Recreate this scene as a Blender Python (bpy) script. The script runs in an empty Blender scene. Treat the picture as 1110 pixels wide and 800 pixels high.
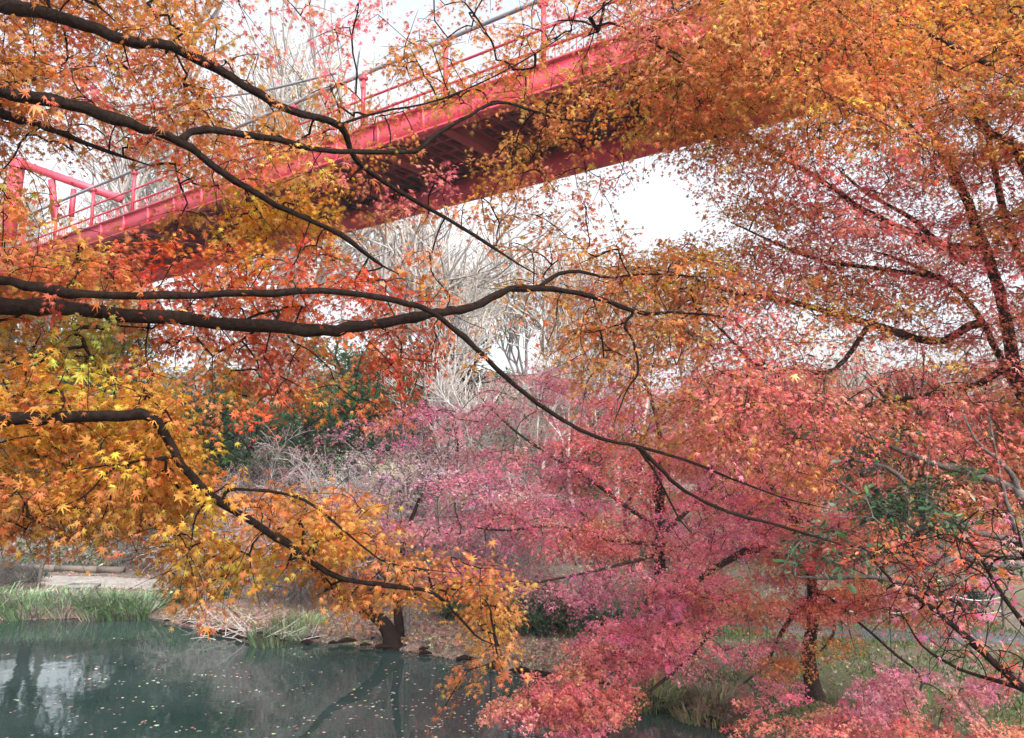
import bpy, math, random
import numpy as np
from mathutils import Vector

# ------------------------------------------------------------------ camera, light, exposure
SC = bpy.context.scene
COL = SC.collection
R = math.radians
F = 850.0                       # focal length in pixels of a 1110 px wide picture
TILT = R(7.4)
CAM = np.array([0.0, 0.0, 3.2])
cd = bpy.data.cameras.new('camera')
cd.sensor_width = 36.0
cd.lens = 36.0 * F / 1110.0
cd.clip_end = 2000.0
cam = bpy.data.objects.new('camera', cd)
COL.objects.link(cam)
cam.location = CAM
cam.rotation_euler = (R(90) + TILT, 0, 0)
SC.camera = cam

SUN_EL, SUN_AZ = 42.0, 150.0     # soft light behind cloud
wd = bpy.data.worlds.new('World')
SC.world = wd
wd.use_nodes = True
nt = wd.node_tree
bg = nt.nodes['Background']
sky = nt.nodes.new('ShaderNodeTexSky')
sky.sky_type = 'NISHITA'
sky.sun_disc = False
sky.sun_elevation = R(SUN_EL)
sky.sun_rotation = R(SUN_AZ)
sky.dust_density = 6.0
sky.air_density = 1.0
hs = nt.nodes.new('ShaderNodeHueSaturation')
hs.inputs['Saturation'].default_value = 0.30
hs.inputs['Value'].default_value = 1.12
nt.links.new(sky.outputs[0], hs.inputs['Color'])
nt.links.new(hs.outputs[0], bg.inputs['Color'])
bg.inputs['Strength'].default_value = 0.15
sl = bpy.data.lights.new('sun', 'SUN')
sl.energy = 0.6
sl.angle = R(22)
sl.color = (1.0, 0.97, 0.94)
so = bpy.data.objects.new('sun', sl)
COL.objects.link(so)
sd_ = Vector((math.sin(R(SUN_AZ)) * math.cos(R(SUN_EL)), math.cos(R(SUN_AZ)) * math.cos(R(SUN_EL)), math.sin(R(SUN_EL))))
so.rotation_euler = sd_.to_track_quat('Z', 'Y').to_euler()
SC.view_settings.view_transform = 'Standard'
SC.view_settings.look = 'None'
SC.view_settings.gamma = 1.0
SC.view_settings.exposure = 1.42
SC.render.engine = 'CYCLES'
SC.cycles.max_bounces = 6
SC.cycles.diffuse_bounces = 3
SC.cycles.glossy_bounces = 3
SC.cycles.transmission_bounces = 4
SC.cycles.use_denoising = True
SC.cycles.sample_clamp_indirect = 6.0

FWD = np.array([0, math.cos(TILT), math.sin(TILT)])
UP = np.array([0, -math.sin(TILT), math.cos(TILT)])

def at(px, py, Y):
    px = np.asarray(px, float); py = np.asarray(py, float); Y = np.asarray(Y, float)
    xc = (px - 555) / F; yc = (400 - py) / F
    dx = xc; dy = FWD[1] + UP[1] * yc; dz = FWD[2] + UP[2] * yc
    s = Y / dy
    return np.stack([dx * s + CAM[0], Y + 0 * s, CAM[2] + dz * s], -1)

def at_z(px, py, z):
    d = at(px, py, 1.0) - CAM
    return CAM + d * ((z - CAM[2]) / d[2])

def proj(P):
    P = np.asarray(P, float) - CAM
    f = P @ FWD; u = P @ UP
    return 555 + F * P[..., 0] / f, 400 - F * u / f

# ------------------------------------------------------------------ mesh helpers
class Buf:
    """quads only; optional colour per vertex"""
    def __init__(s): s.V = []; s.Fc = []; s.C = []; s.n = 0
    def add(s, v, f, c=None):
        v = np.asarray(v, float).reshape(-1, 3); f = np.asarray(f, int).reshape(-1, 4)
        s.V.append(v); s.Fc.append(f + s.n); s.n += len(v)
        if c is not None: s.C.append(np.broadcast_to(np.asarray(c, float), (len(v), 3)))
    def tube(s, pts, rad, sides=8, cap=True, bump=0.0, rng=None):
        pts = np.asarray(pts, float); n = len(pts)
        rad = np.broadcast_to(np.asarray(rad, float), (n,))
        t = np.gradient(pts, axis=0); t /= np.linalg.norm(t, axis=1)[:, None] + 1e-9
        ref = np.array([0, 0, 1.0]) if abs(t[:, 2]).mean() < .8 else np.array([1.0, 0, 0])
        a = np.cross(t, ref); a /= np.linalg.norm(a, axis=1)[:, None] + 1e-9
        b = np.cross(t, a)
        th = np.arange(sides) * 2 * np.pi / sides
        rr = rad[:, None] * np.ones((n, sides))
        if bump and rng is not None: rr = rr * (1 + rng.normal(0, bump, (n, sides)))
        v = pts[:, None, :] + rr[..., None] * (np.cos(th)[None, :, None] * a[:, None, :] + np.sin(th)[None, :, None] * b[:, None, :])
        i = np.arange(n - 1)[:, None] * sides; j = np.arange(sides)[None, :]; k = (j + 1) % sides
        f = np.stack([i + j, i + k, i + k + sides, i + j + sides], -1).reshape(-1, 4)
        s.add(v, f)
        if cap and sides == 8:
            for base, rev in ((0, 1), ((n - 1) * sides, 0)):
                q = [[0, 1, 2, 3], [0, 3, 4, 7], [4, 5, 6, 7]]
                vv = v.reshape(-1, 3)[base:base + sides]
                s.add(vv, [x[::-1] if not rev else x for x in q])
    def box(s, lo, hi, M=None):
        x0, y0, z0 = lo; x1, y1, z1 = hi
        v = np.array([[x0, y0, z0], [x1, y0, z0], [x1, y1, z0], [x0, y1, z0], [x0, y0, z1], [x1, y0, z1], [x1, y1, z1], [x0, y1, z1]])
        if M is not None: v = M(v)
        s.add(v, [[0, 3, 2, 1], [4, 5, 6, 7], [0, 1, 5, 4], [1, 2, 6, 5], [2, 3, 7, 6], [3, 0, 4, 7]])
    def build(s, name, mat, parent=None, smooth=True):
        me = bpy.data.meshes.new(name)
        V = np.concatenate(s.V); Q = np.concatenate(s.Fc)
        if parent is not None and hasattr(parent, 'location'):
            V = V - np.array(world_loc(parent))
        me.vertices.add(len(V)); me.vertices.foreach_set('co', V.ravel())
        me.loops.add(Q.size); me.loops.foreach_set('vertex_index', Q.ravel().astype(np.int32))
        me.polygons.add(len(Q))
        me.polygons.foreach_set('loop_start', np.arange(0, Q.size, 4, dtype=np.int32))
        me.polygons.foreach_set('loop_total', np.full(len(Q), 4, dtype=np.int32))
        if smooth: me.polygons.foreach_set('use_smooth', np.ones(len(Q), bool))
        me.update(calc_edges=True)
        if s.C:
            ca = me.color_attributes.new('tint', 'FLOAT_COLOR', 'POINT')
            C = np.concatenate(s.C); C4 = np.concatenate([np.clip(C, 0, 1), np.ones((len(C), 1))], 1)
            ca.data.foreach_set('color', C4.ravel())
        me.materials.append(mat)
        o = bpy.data.objects.new(name, me); COL.objects.link(o)
        if parent is not None: o.parent = parent
        return o

def world_loc(o):
    v = Vector(o.location)
    while o.parent: o = o.parent; v = v + o.location
    return v

def tag(o, label=None, cat=None, group=None, kind=None):
    for k, v in (('label', label), ('category', cat), ('group', group), ('kind', kind)):
        if v: o[k] = v
    return o

def thing(name, loc, label, cat, group=None):
    o = bpy.data.objects.new(name, None); COL.objects.link(o); o.location = [float(v) for v in loc]
    o.empty_display_size = .2
    return tag(o, label, cat, group)

def copy_tree(o, parent=None):
    c = o.copy(); COL.objects.link(c); c.parent = parent
    for ch in list(o.children): copy_tree(ch, c)
    return c

def smooth_path(p, step=3):
    """Catmull-Rom through rows (any number of columns)"""
    p = np.asarray(p, float)
    q = np.vstack([2 * p[0] - p[1], p, 2 * p[-1] - p[-2]])
    out = []
    for i in range(1, len(q) - 2):
        for t in np.arange(step) / step:
            a, b, c, d = q[i - 1], q[i], q[i + 1], q[i + 2]
            out.append(.5 * (2 * b + (c - a) * t + (2 * a - 5 * b + 4 * c - d) * t * t + (3 * b - a - 3 * c + d) * t ** 3))
    out.append(p[-1])
    return np.array(out)

# ------------------------------------------------------------------ materials
def mat(name): 
    m = bpy.data.materials.new(name); m.use_nodes = True
    return m, m.node_tree, m.node_tree.nodes['Principled BSDF']

def ramp(nt, stops):
    r = nt.nodes.new('ShaderNodeValToRGB')
    while len(r.color_ramp.elements) < len(stops): r.color_ramp.elements.new(.5)
    for e, (p, c) in zip(r.color_ramp.elements, stops): e.position = p; e.color = (*c, 1)
    return r

def noise(nt, scale, detail=4, rough=.6, vec=None):
    n = nt.nodes.new('ShaderNodeTexNoise'); n.inputs['Scale'].default_value = scale
    n.inputs['Detail'].default_value = detail; n.inputs['Roughness'].default_value = rough
    if vec is None:
        g = nt.nodes.new('ShaderNodeNewGeometry'); vec = g.outputs['Position']
    nt.links.new(vec, n.inputs['Vector'])
    return n

def leaf_mat(name, trans=.52, rough=.6, gain=1.0):
    m, nt, b = mat(name)
    at_ = nt.nodes.new('ShaderNodeAttribute'); at_.attribute_name = 'tint'
    g = nt.nodes.new('ShaderNodeNewGeometry')
    h = nt.nodes.new('ShaderNodeHueSaturation')
    mr = nt.nodes.new('ShaderNodeMapRange'); mr.inputs[3].default_value = .75; mr.inputs[4].default_value = 1.25
    nt.links.new(g.outputs['Random Per Island'], mr.inputs[0]); nt.links.new(mr.outputs[0], h.inputs['Value'])
    nt.links.new(at_.outputs['Color'], h.inputs['Color'])
    nt.links.new(h.outputs[0], b.inputs['Base Color'])
    b.inputs['Roughness'].default_value = rough
    b.inputs['Specular IOR Level'].default_value = .3
    tr = nt.nodes.new('ShaderNodeBsdfTranslucent')
    h2 = nt.nodes.new('ShaderNodeHueSaturation'); h2.inputs['Saturation'].default_value = 1.08; h2.inputs['Value'].default_value = 1.15
    nt.links.new(h.outputs[0], h2.inputs['Color']); nt.links.new(h2.outputs[0], tr.inputs['Color'])
    mx = nt.nodes.new('ShaderNodeMixShader'); mx.inputs[0].default_value = trans
    nt.links.new(b.outputs[0], mx.inputs[1]); nt.links.new(tr.outputs[0], mx.inputs[2])
    nt.links.new(mx.outputs[0], nt.nodes['Material Output'].inputs['Surface'])
    return m

def bark_mat(name, c0, c1, scale=14, bump=.5, lichen=None):
    m, nt, b = mat(name)
    n = noise(nt, scale * 2.2, 8, .75)
    c2 = lichen or tuple(x * 2.2 for x in c1)
    r = ramp(nt, [(.35, c0), (.6, c1), (.66, c1), (.74, c2)])
    nt.links.new(n.outputs[0], r.inputs[0]); nt.links.new(r.outputs[0], b.inputs['Base Color'])
    b.inputs['Roughness'].default_value = .95
    b.inputs['Specular IOR Level'].default_value = .08
    bp = nt.nodes.new('ShaderNodeBump'); bp.inputs['Strength'].default_value = min(1, bump * 1.9); bp.inputs['Distance'].default_value = .014
    n2 = noise(nt, scale * 4, 6, .75)
    nt.links.new(n2.outputs[0], bp.inputs['Height']); nt.links.new(bp.outputs[0], b.inputs['Normal'])
    return m

M = {}
M['leaf'] = leaf_mat('maple leaves')
M['gloss_leaf'] = leaf_mat('evergreen leaves', .12, .28)
M['dead_leaf'] = leaf_mat('fallen leaves', .1, .7)
M['blade'] = leaf_mat('grass blades', .3, .5)
M['bark'] = bark_mat('dark wet bark', (.007, .004, .0035), (.024, .015, .012), 18)
M['bark_mid'] = bark_mat('brown bark', (.014, .009, .009), (.055, .038, .034), 12)
M['bark_grey'] = bark_mat('grey bark', (.04, .034, .03), (.17, .15, .14), 9)
M['bark_pale'] = bark_mat('pale bark', (.28, .25, .24), (.50, .46, .44), 5, .2)

def painted(name, c, rough=.45, rust=None):
    m, nt, b = mat(name)
    n = noise(nt, 1.6, 5, .65)
    r = ramp(nt, [(.3, tuple(x * .72 for x in c)), (.62, c), (.8, tuple(min(1, x * 1.12 + .01) for x in c))])
    nt.links.new(n.outputs[0], r.inputs[0]); out = r.outputs[0]
    if rust:
        g = nt.nodes.new('ShaderNodeNewGeometry'); mp = nt.nodes.new('ShaderNodeMapping'); mp.inputs['Scale'].default_value = (5, 5, .9)
        nt.links.new(g.outputs['Position'], mp.inputs['Vector'])
        n2 = noise(nt, 1.8, 7, .75, mp.outputs[0]); r2 = ramp(nt, [(.55, (0, 0, 0)), (.68, (1, 1, 1))]); nt.links.new(n2.outputs[0], r2.inputs[0])
        mx = nt.nodes.new('ShaderNodeMix'); mx.data_type = 'RGBA'; mx.inputs[7].default_value = (*rust, 1)
        ml = nt.nodes.new('ShaderNodeMath'); ml.operation = 'MULTIPLY'; ml.inputs[1].default_value = .7
        nt.links.new(r2.outputs[0], ml.inputs[0]); nt.links.new(ml.outputs[0], mx.inputs[0]); nt.links.new(out, mx.inputs[6]); out = mx.outputs[2]
    nt.links.new(out, b.inputs['Base Color'])
    b.inputs['Roughness'].default_value = rough
    return m
M['red_paint'] = painted('faded red bridge paint', (.62, .06, .10), .5, (.24, .045, .04))
M['red_dark'] = painted('darker red underside', (.30, .02, .03), .6)  # darker red than the edge beams, for cross beams and ribs
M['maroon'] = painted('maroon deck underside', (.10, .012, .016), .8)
M['steel'] = painted('galvanised steel', (.28, .30, .33))
M['concrete'] = painted('old concrete', (.33, .31, .29), .85)
M['timber'] = painted('weathered timber', (.16, .13, .11), .85)
M['asphalt'] = painted('old asphalt', (.10, .10, .105), .9)
M['rope'] = painted('pale rope', (.55, .53, .5), .8)
M['stone'] = painted('grey stone', (.24, .23, .23), .85)
M['blue_tin'] = painted('pale blue sheet', (.42, .5, .58), .5)

# ------------------------------------------------------------------ terrain
shore_px = [(0, 672), (90, 670), (170, 669), (220, 683), (280, 692), (370, 697), (430, 703), (480, 712), (560, 727), (650, 747), (740, 772), (800, 790)]
shore = [tuple(at_z(x, y, 0.0)[:2]) for x, y in shore_px]
pond = [(-60, 21), (-28, 19.0)] + shore + [(3.3, 8.2), (3.9, 6.6), (3.6, 5.0), (2.2, 3.6), (-1, 2.9), (-4, 3.6), (-9, 4.5), (-30, 5), (-60, 6)]
pond = np.array(pond)

def pond_sd(x, y):
    """signed distance to the pond outline: positive on land"""
    x = np.asarray(x, float); y = np.asarray(y, float)
    d = np.full(x.shape, 1e9); ins = np.zeros(x.shape, bool)
    n = len(pond)
    for i in range(n):
        ax, ay = pond[i]; bx, by = pond[(i + 1) % n]
        ex, ey = bx - ax, by - ay
        t = np.clip(((x - ax) * ex + (y - ay) * ey) / (ex * ex + ey * ey), 0, 1)
        d = np.minimum(d, np.hypot(x - ax - t * ex, y - ay - t * ey))
        c = ((ay > y) != (by > y)) & (x < (bx - ax) * (y - ay) / (by - ay + 1e-12) + ax)
        ins ^= c
    return np.where(ins, -d, d)

def sstep(a, b, x):
    t = np.clip((x - a) / (b - a), 0, 1); return t * t * (3 - 2 * t)

def vnoise(x, y):
    return (np.sin(x * 1.3 + 1.7 * np.sin(y * .9)) * np.cos(y * 1.1 + 1.3 * np.sin(x * .7)) + .5 * np.sin(x * 3.1 + y * 2.3) * np.sin(y * 2.7 - x * 1.1)) / 1.5

def ground_z(x, y):
    x = np.asarray(x, float); y = np.asarray(y, float)
    s = pond_sd(x, y) + .12 * vnoise(x * 2.2, y * 2.2)
    z = np.where(s < 0, np.maximum(-.9, s * .7), .16 * sstep(0, .18, s) + .028 * np.clip(s, 0, 14))
    land = sstep(0, 1.5, s)
    z = z + land * .05 * vnoise(x * .9, y * .9)
    z = z + 1.15 * sstep(.3, 4, s) * (1 - sstep(4, 9, y))               # the near bank, where the picture is taken from
    hill0 = 25.5 + 2.5 * sstep(-4, 12, x)
    z = z + sstep(0, 3, y - hill0) * (16 * (1 - np.exp(-(y - hill0).clip(0, 200) / 34))) * .9 * (1 - .45 * sstep(-2, 14, x) * (1 - sstep(20, 40, x)))
    z = z + 6 * sstep(60, 160, y) + .0 * x
    z = z + land * sstep(24, 40, y) * .9 * vnoise(x * .23, y * .21)
    return z

def axis(lo, hi, fine0, fine1, fs, grow=1.13):
    a = [fine0]
    while a[-1] < fine1: a.append(a[-1] + fs)
    st = fs
    while a[-1] < hi: st *= grow; a.append(a[-1] + st)
    st = fs; b = [fine0]
    while b[-1] > lo: st *= grow; b.append(b[-1] - st)
    return np.array(b[:0:-1] + a)
gx = axis(-700, 700, -14, 9, .14); gy = axis(-60, 900, 7, 20, .14)
GX, GY = np.meshgrid(gx, gy)
GZ = ground_z(GX, GY)
b = Buf()
ni, nj = GX.shape
ii = np.arange(ni - 1)[:, None] * nj + np.arange(nj - 1)[None, :]
b.add(np.stack([GX, GY, GZ], -1), np.stack([ii, ii + 1, ii + nj + 1, ii + nj], -1))
m, nt, bs = mat('leaf strewn earth')
n1 = noise(nt, .45, 5, .6); n2 = noise(nt, 9, 6, .75); n3 = noise(nt, 45, 3, .7)
r1 = ramp(nt, [(.25, (.060, .048, .036)), (.5, (.17, .13, .105)), (.75, (.30, .235, .20))])
r2 = ramp(nt, [(.35, (.050, .068, .022)), (.65, (.12, .12, .055))])
nt.links.new(n2.outputs[0], r1.inputs[0]); nt.links.new(n3.outputs[0], r2.inputs[0])
g = nt.nodes.new('ShaderNodeNewGeometry'); sx = nt.nodes.new('ShaderNodeSeparateXYZ')
nt.links.new(g.outputs['Position'], sx.inputs[0])
mr = nt.nodes.new('ShaderNodeMapRange'); mr.inputs[1].default_value = .5; mr.inputs[2].default_value = 3.0
nt.links.new(sx.outputs['X'], mr.inputs[0])
ad = nt.nodes.new('ShaderNodeMath'); ad.operation = 'MULTIPLY'
rr_ = ramp(nt, [(.38, (0, 0, 0)), (.56, (1, 1, 1))]); nt.links.new(n1.outputs[0], rr_.inputs[0])
nt.links.new(mr.outputs[0], ad.inputs[0]); nt.links.new(rr_.outputs[0], ad.inputs[1])
mx = nt.nodes.new('ShaderNodeMix'); mx.data_type = 'RGBA'
nt.links.new(ad.outputs[0], mx.inputs[0]); nt.links.new(r1.outputs[0], mx.inputs[6]); nt.links.new(r2.outputs[0], mx.inputs[7])
nt.links.new(mx.outputs[2], bs.inputs['Base Color']); bs.inputs['Roughness'].default_value = .95
bp = nt.nodes.new('ShaderNodeBump'); bp.inputs['Strength'].default_value = .6; bp.inputs['Distance'].default_value = .03
nt.links.new(n3.outputs[0], bp.inputs['Height']); nt.links.new(bp.outputs[0], bs.inputs['Normal'])
ground = tag(b.build('ground', m), kind='structure')

# water
b = Buf(); b.add([[-60, 2, 0], [6, 2, 0], [6, 22, 0], [-60, 22, 0]], [[0, 1, 2, 3]])
m, nt, bs = mat('still pond water')
bs.inputs['Base Color'].default_value = (.032, .062, .056, 1)
bs.inputs['Roughness'].default_value = .035
bs.inputs['IOR'].default_value = 1.33
bs.inputs['Specular IOR Level'].default_value = .9
nz = noise(nt, 3.0, 3, .5); bp = nt.nodes.new('ShaderNodeBump'); bp.inputs['Strength'].default_value = .10; bp.inputs['Distance'].default_value = .02
nt.links.new(nz.outputs[0], bp.inputs['Height']); nt.links.new(bp.outputs[0], bs.inputs['Normal'])
nz2 = noise(nt, .5, 3, .5); rw = ramp(nt, [(.3, (.012, .028, .024)), (.7, (.036, .058, .054))])
nt.links.new(nz2.outputs[0], rw.inputs[0]); nt.links.new(rw.outputs[0], bs.inputs['Base Color'])
tag(b.build('water', m, smooth=False), kind='structure')

# dirt paths draped over the ground
def strip(name, pts, width, mt, lift=.02):
    p = smooth_path(pts, 10)
    t = np.gradient(p, axis=0); t /= np.linalg.norm(t, axis=1)[:, None]
    nrm = np.stack([-t[:, 1], t[:, 0]], 1)
    cols = 9
    off = np.linspace(-.5, .5, cols) * width
    rng = np.random.default_rng(3)
    X = p[:, None, 0] + nrm[:, None, 0] * off; Y = p[:, None, 1] + nrm[:, None, 1] * off
    X[:, 0] += rng.normal(0, .06, len(p)); X[:, -1] += rng.normal(0, .06, len(p)); 
    Z = ground_z(X, Y) + lift; Z[:, 0] -= .05; Z[:, -1] -= .05
    b = Buf(); n = len(p)
    i = np.arange(n - 1)[:, None] * cols + np.arange(cols - 1)[None, :]
    b.add(np.stack([X, Y, Z], -1), np.stack([i, i + cols, i + cols + 1, i + 1], -1))
    return tag(b.build(name, mt), kind='structure')
m, nt, bs = mat('packed dirt')
n1 = noise(nt, 3, 7, .7); r1 = ramp(nt, [(.3, (.20, .18, .16)), (.7, (.40, .37, .34))])
nt.links.new(n1.outputs[0], r1.inputs[0]); nt.links.new(r1.outputs[0], bs.inputs['Base Color']); bs.inputs['Roughness'].default_value = .95
strip('path', [(-30, 23.5), (-20, 22.6), (-14, 22.0), (-10, 21.2), (-6, 20.6), (-3, 20.6), (-1, 21.5)], 1.5, m)
strip('path', [(3.4, 16.4), (5.6, 14.9), (7.2, 14.2), (10, 13.6), (14, 13)], 1.1, M['asphalt'])

# ------------------------------------------------------------------ leaves
def star_leaf(angles, lens, notch=.34, wid=.0):
    """maple leaf: one quad per lobe around the centre"""
    a = np.radians(angles); n = len(a)
    na = np.concatenate([[a[0] - (a[1] - a[0]) * .5], (a[:-1] + a[1:]) / 2, [a[-1] + (a[-1] - a[-2]) * .5]])
    V = [[0, 0, 0]]
    for x, l in zip(na, [notch * .8] + [notch] * (n - 1) + [notch * .8]): V.append([math.sin(x) * l, math.cos(x) * l, .0])
    for x, l in zip(a, lens): V.append([math.sin(x) * l, math.cos(x) * l, -.16 * l])
    q = [[0, 1 + i, 1 + n + 1 + i, 2 + i] for i in range(n)]
    return np.array(V), np.array(q)
LEAF7 = star_leaf([-128, -82, -40, 0, 40, 82, 128], [.42, .72, .92, 1.0, .92, .72, .42], .27)
LEAF5 = star_leaf([-100, -48, 0, 48, 100], [.65, .9, 1.0, .9, .65], .32)
LEAF3 = star_leaf([-62, 0, 62], [.85, 1.0, .85], .38)
LEAF1 = (np.array([[0, -.5, 0], [.32, 0, .05], [0, .7, 0], [-.32, 0, .05]]), np.array([[0, 1, 2, 3]]))
OVAL = (np.array([[0, 0, 0], [.24, .35, .04], [.2, .75, .02], [0, 1.05, -.03], [-.2, .75, .02], [-.24, .35, .04], [0, .5, -.03]]),
        np.array([[0, 1, 2, 6], [6, 2, 3, 4], [0, 6, 4, 5]]))

def add_leaves(buf, P, tip, nrm, size, col, tmpl):
    V, q = tmpl
    tip = tip / (np.linalg.norm(tip, axis=1)[:, None] + 1e-9)
    sx = np.cross(tip, nrm); sx /= np.linalg.norm(sx, axis=1)[:, None] + 1e-9
    nz = np.cross(sx, tip)
    k = len(V); n = len(P); rg = np.random.default_rng(n)
    fx = rg.uniform(.55, 1.05, (n, 1)); cz = rg.uniform(-.6, 2.6, (n, 1)); by = rg.normal(0, .22, (n, 1))
    X = V[None, :, 0] * fx; Yl = V[None, :, 1] + 0 * fx; Z = V[None, :, 2] * cz + by * V[None, :, 0] ** 2 - .25 * np.abs(V[None, :, 0]) * (1.05 - fx) * 2
    W = P[:, None, :] + size[:, None, None] * (X[..., None] * sx[:, None] + Yl[..., None] * tip[:, None] + Z[..., None] * nz[:, None])
    Q = (np.arange(n)[:, None, None] * k + q[None]).reshape(-1, 4)
    buf.add(W, Q, np.repeat(col, k, axis=0))

PAL = dict(y=(.52, .255, .055), o=(.51, .215, .07), r=(.50, .095, .04), p=(.66, .215, .185), g=(.33, .29, .07), d=(.54, .225, .085),
           m=(.70, .225, .265), c=(.68, .23, .175), v=(.55, .20, .255), w=(.48, .34, .34), k=(.48, .135, .065), s=(.56, .26, .15),
           G=(.035, .085, .035), H=(.07, .13, .06), Y=(.50, .40, .13), W=(.55, .49, .36), B=(.04, .07, .055))

def jitter_col(c, n, rng, hue=.12, val=.18):
    c = np.asarray(c); v = np.exp(rng.normal(0, val, (n, 1)))
    h = np.exp(rng.normal(0, hue, (n, 3))); h[:, 1] = np.exp(rng.normal(0, hue * 2.2, n))
    return np.clip(c * v * h, .003, .9)

# ------------------------------------------------------------------ trees grown from limbs and sprays
class Limb:
    def __init__(s, pts, w0, w1, tip=True, pre=None):
        """pts: (px, py, Y) rows; w0, w1 width in photo pixels at the two ends; pre: world points leading in"""
        p = np.array(pts, float)
        q = smooth_path(p, 4)
        s.W = at(q[:, 0], q[:, 1], q[:, 2])
        dist = np.linalg.norm(s.W - CAM, axis=1)
        s.r = np.linspace(w0, w1, len(q)) * np.minimum(1, .35 + .65 * np.linspace(1, 0, len(q)) / .12) / 2 / F * dist
        s.px = q[:, :2]; s.Y = q[:, 2]
        if pre is not None:
            pre = np.array(pre, float)
            k = smooth_path(np.vstack([pre, s.W[:1]]), 4)[:-1]
            s.W = np.vstack([k, s.W]); s.r = np.concatenate([np.linspace(s.r[0] * 1.7, s.r[0] * 1.03, len(k)), s.r])
            x, y = proj(k); s.px = np.vstack([np.stack([x, y], 1), s.px]); s.Y = np.concatenate([k[:, 1], s.Y])

def pick_map(rows, x0, y0, cw, ch, dens_up, dens_lo, rng, pad=1):
    """sprays from a coarse map of crown colour and density: capital = dense, small = thin"""
    out = []
    for j, row in enumerate(rows):
        for i, c in enumerate(row):
            if c in '. ': continue
            d = dens_up if c.isupper() else dens_lo
            n = rng.poisson(d)
            xs = x0 + (i + rng.random(n) * 1.5 - .25) * cw; ys = y0 + (j + rng.random(n) * 1.5 - .25) * ch
            for x, y in zip(xs, ys): out.append((x, y, c.lower()))
    return out

def streaky(picks, rng, k, ln, th, slope):
    """break an even scatter into the layered, falling sprays of a maple crown"""
    out = []; u = np.array([1, slope]) / math.hypot(1, slope); v = np.array([-u[1], u[0]])
    for x, y, c in picks:
        if rng.random() > 1.0 / k: continue
        a = rng.normal(0, .12); uu = np.array([u[0] * math.cos(a) - u[1] * math.sin(a), u[0] * math.sin(a) + u[1] * math.cos(a)])
        l = ln * rng.uniform(.6, 1.5)
        for t in np.linspace(-1, 1, k):
            q = np.array([x, y]) + uu * (t * l) + v * rng.normal(0, th) + np.array([0, abs(t) ** 2 * th * 1.0])
            out.append((q[0], q[1], c))
    return out

def fill_blobs(blobs, rng, dens):
    return pick_blobs([(cx, cy, rx, ry, c, dens * d * math.pi * rx * ry) for cx, cy, rx, ry, c, d in blobs], rng)

def pick_blobs(blobs, rng, dens=1.0):
    out = []
    for (cx, cy, rx, ry, c, n) in blobs:
        k = rng.poisson(n * dens)
        a = rng.random(k) * 2 * np.pi; r = np.sqrt(rng.random(k))
        # clumps follow a slight fall to the left, as weeping maples do
        for x, y in zip(cx + rx * r * np.cos(a), cy + ry * r * np.sin(a)): out.append((x, y, c))
    return out

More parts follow.
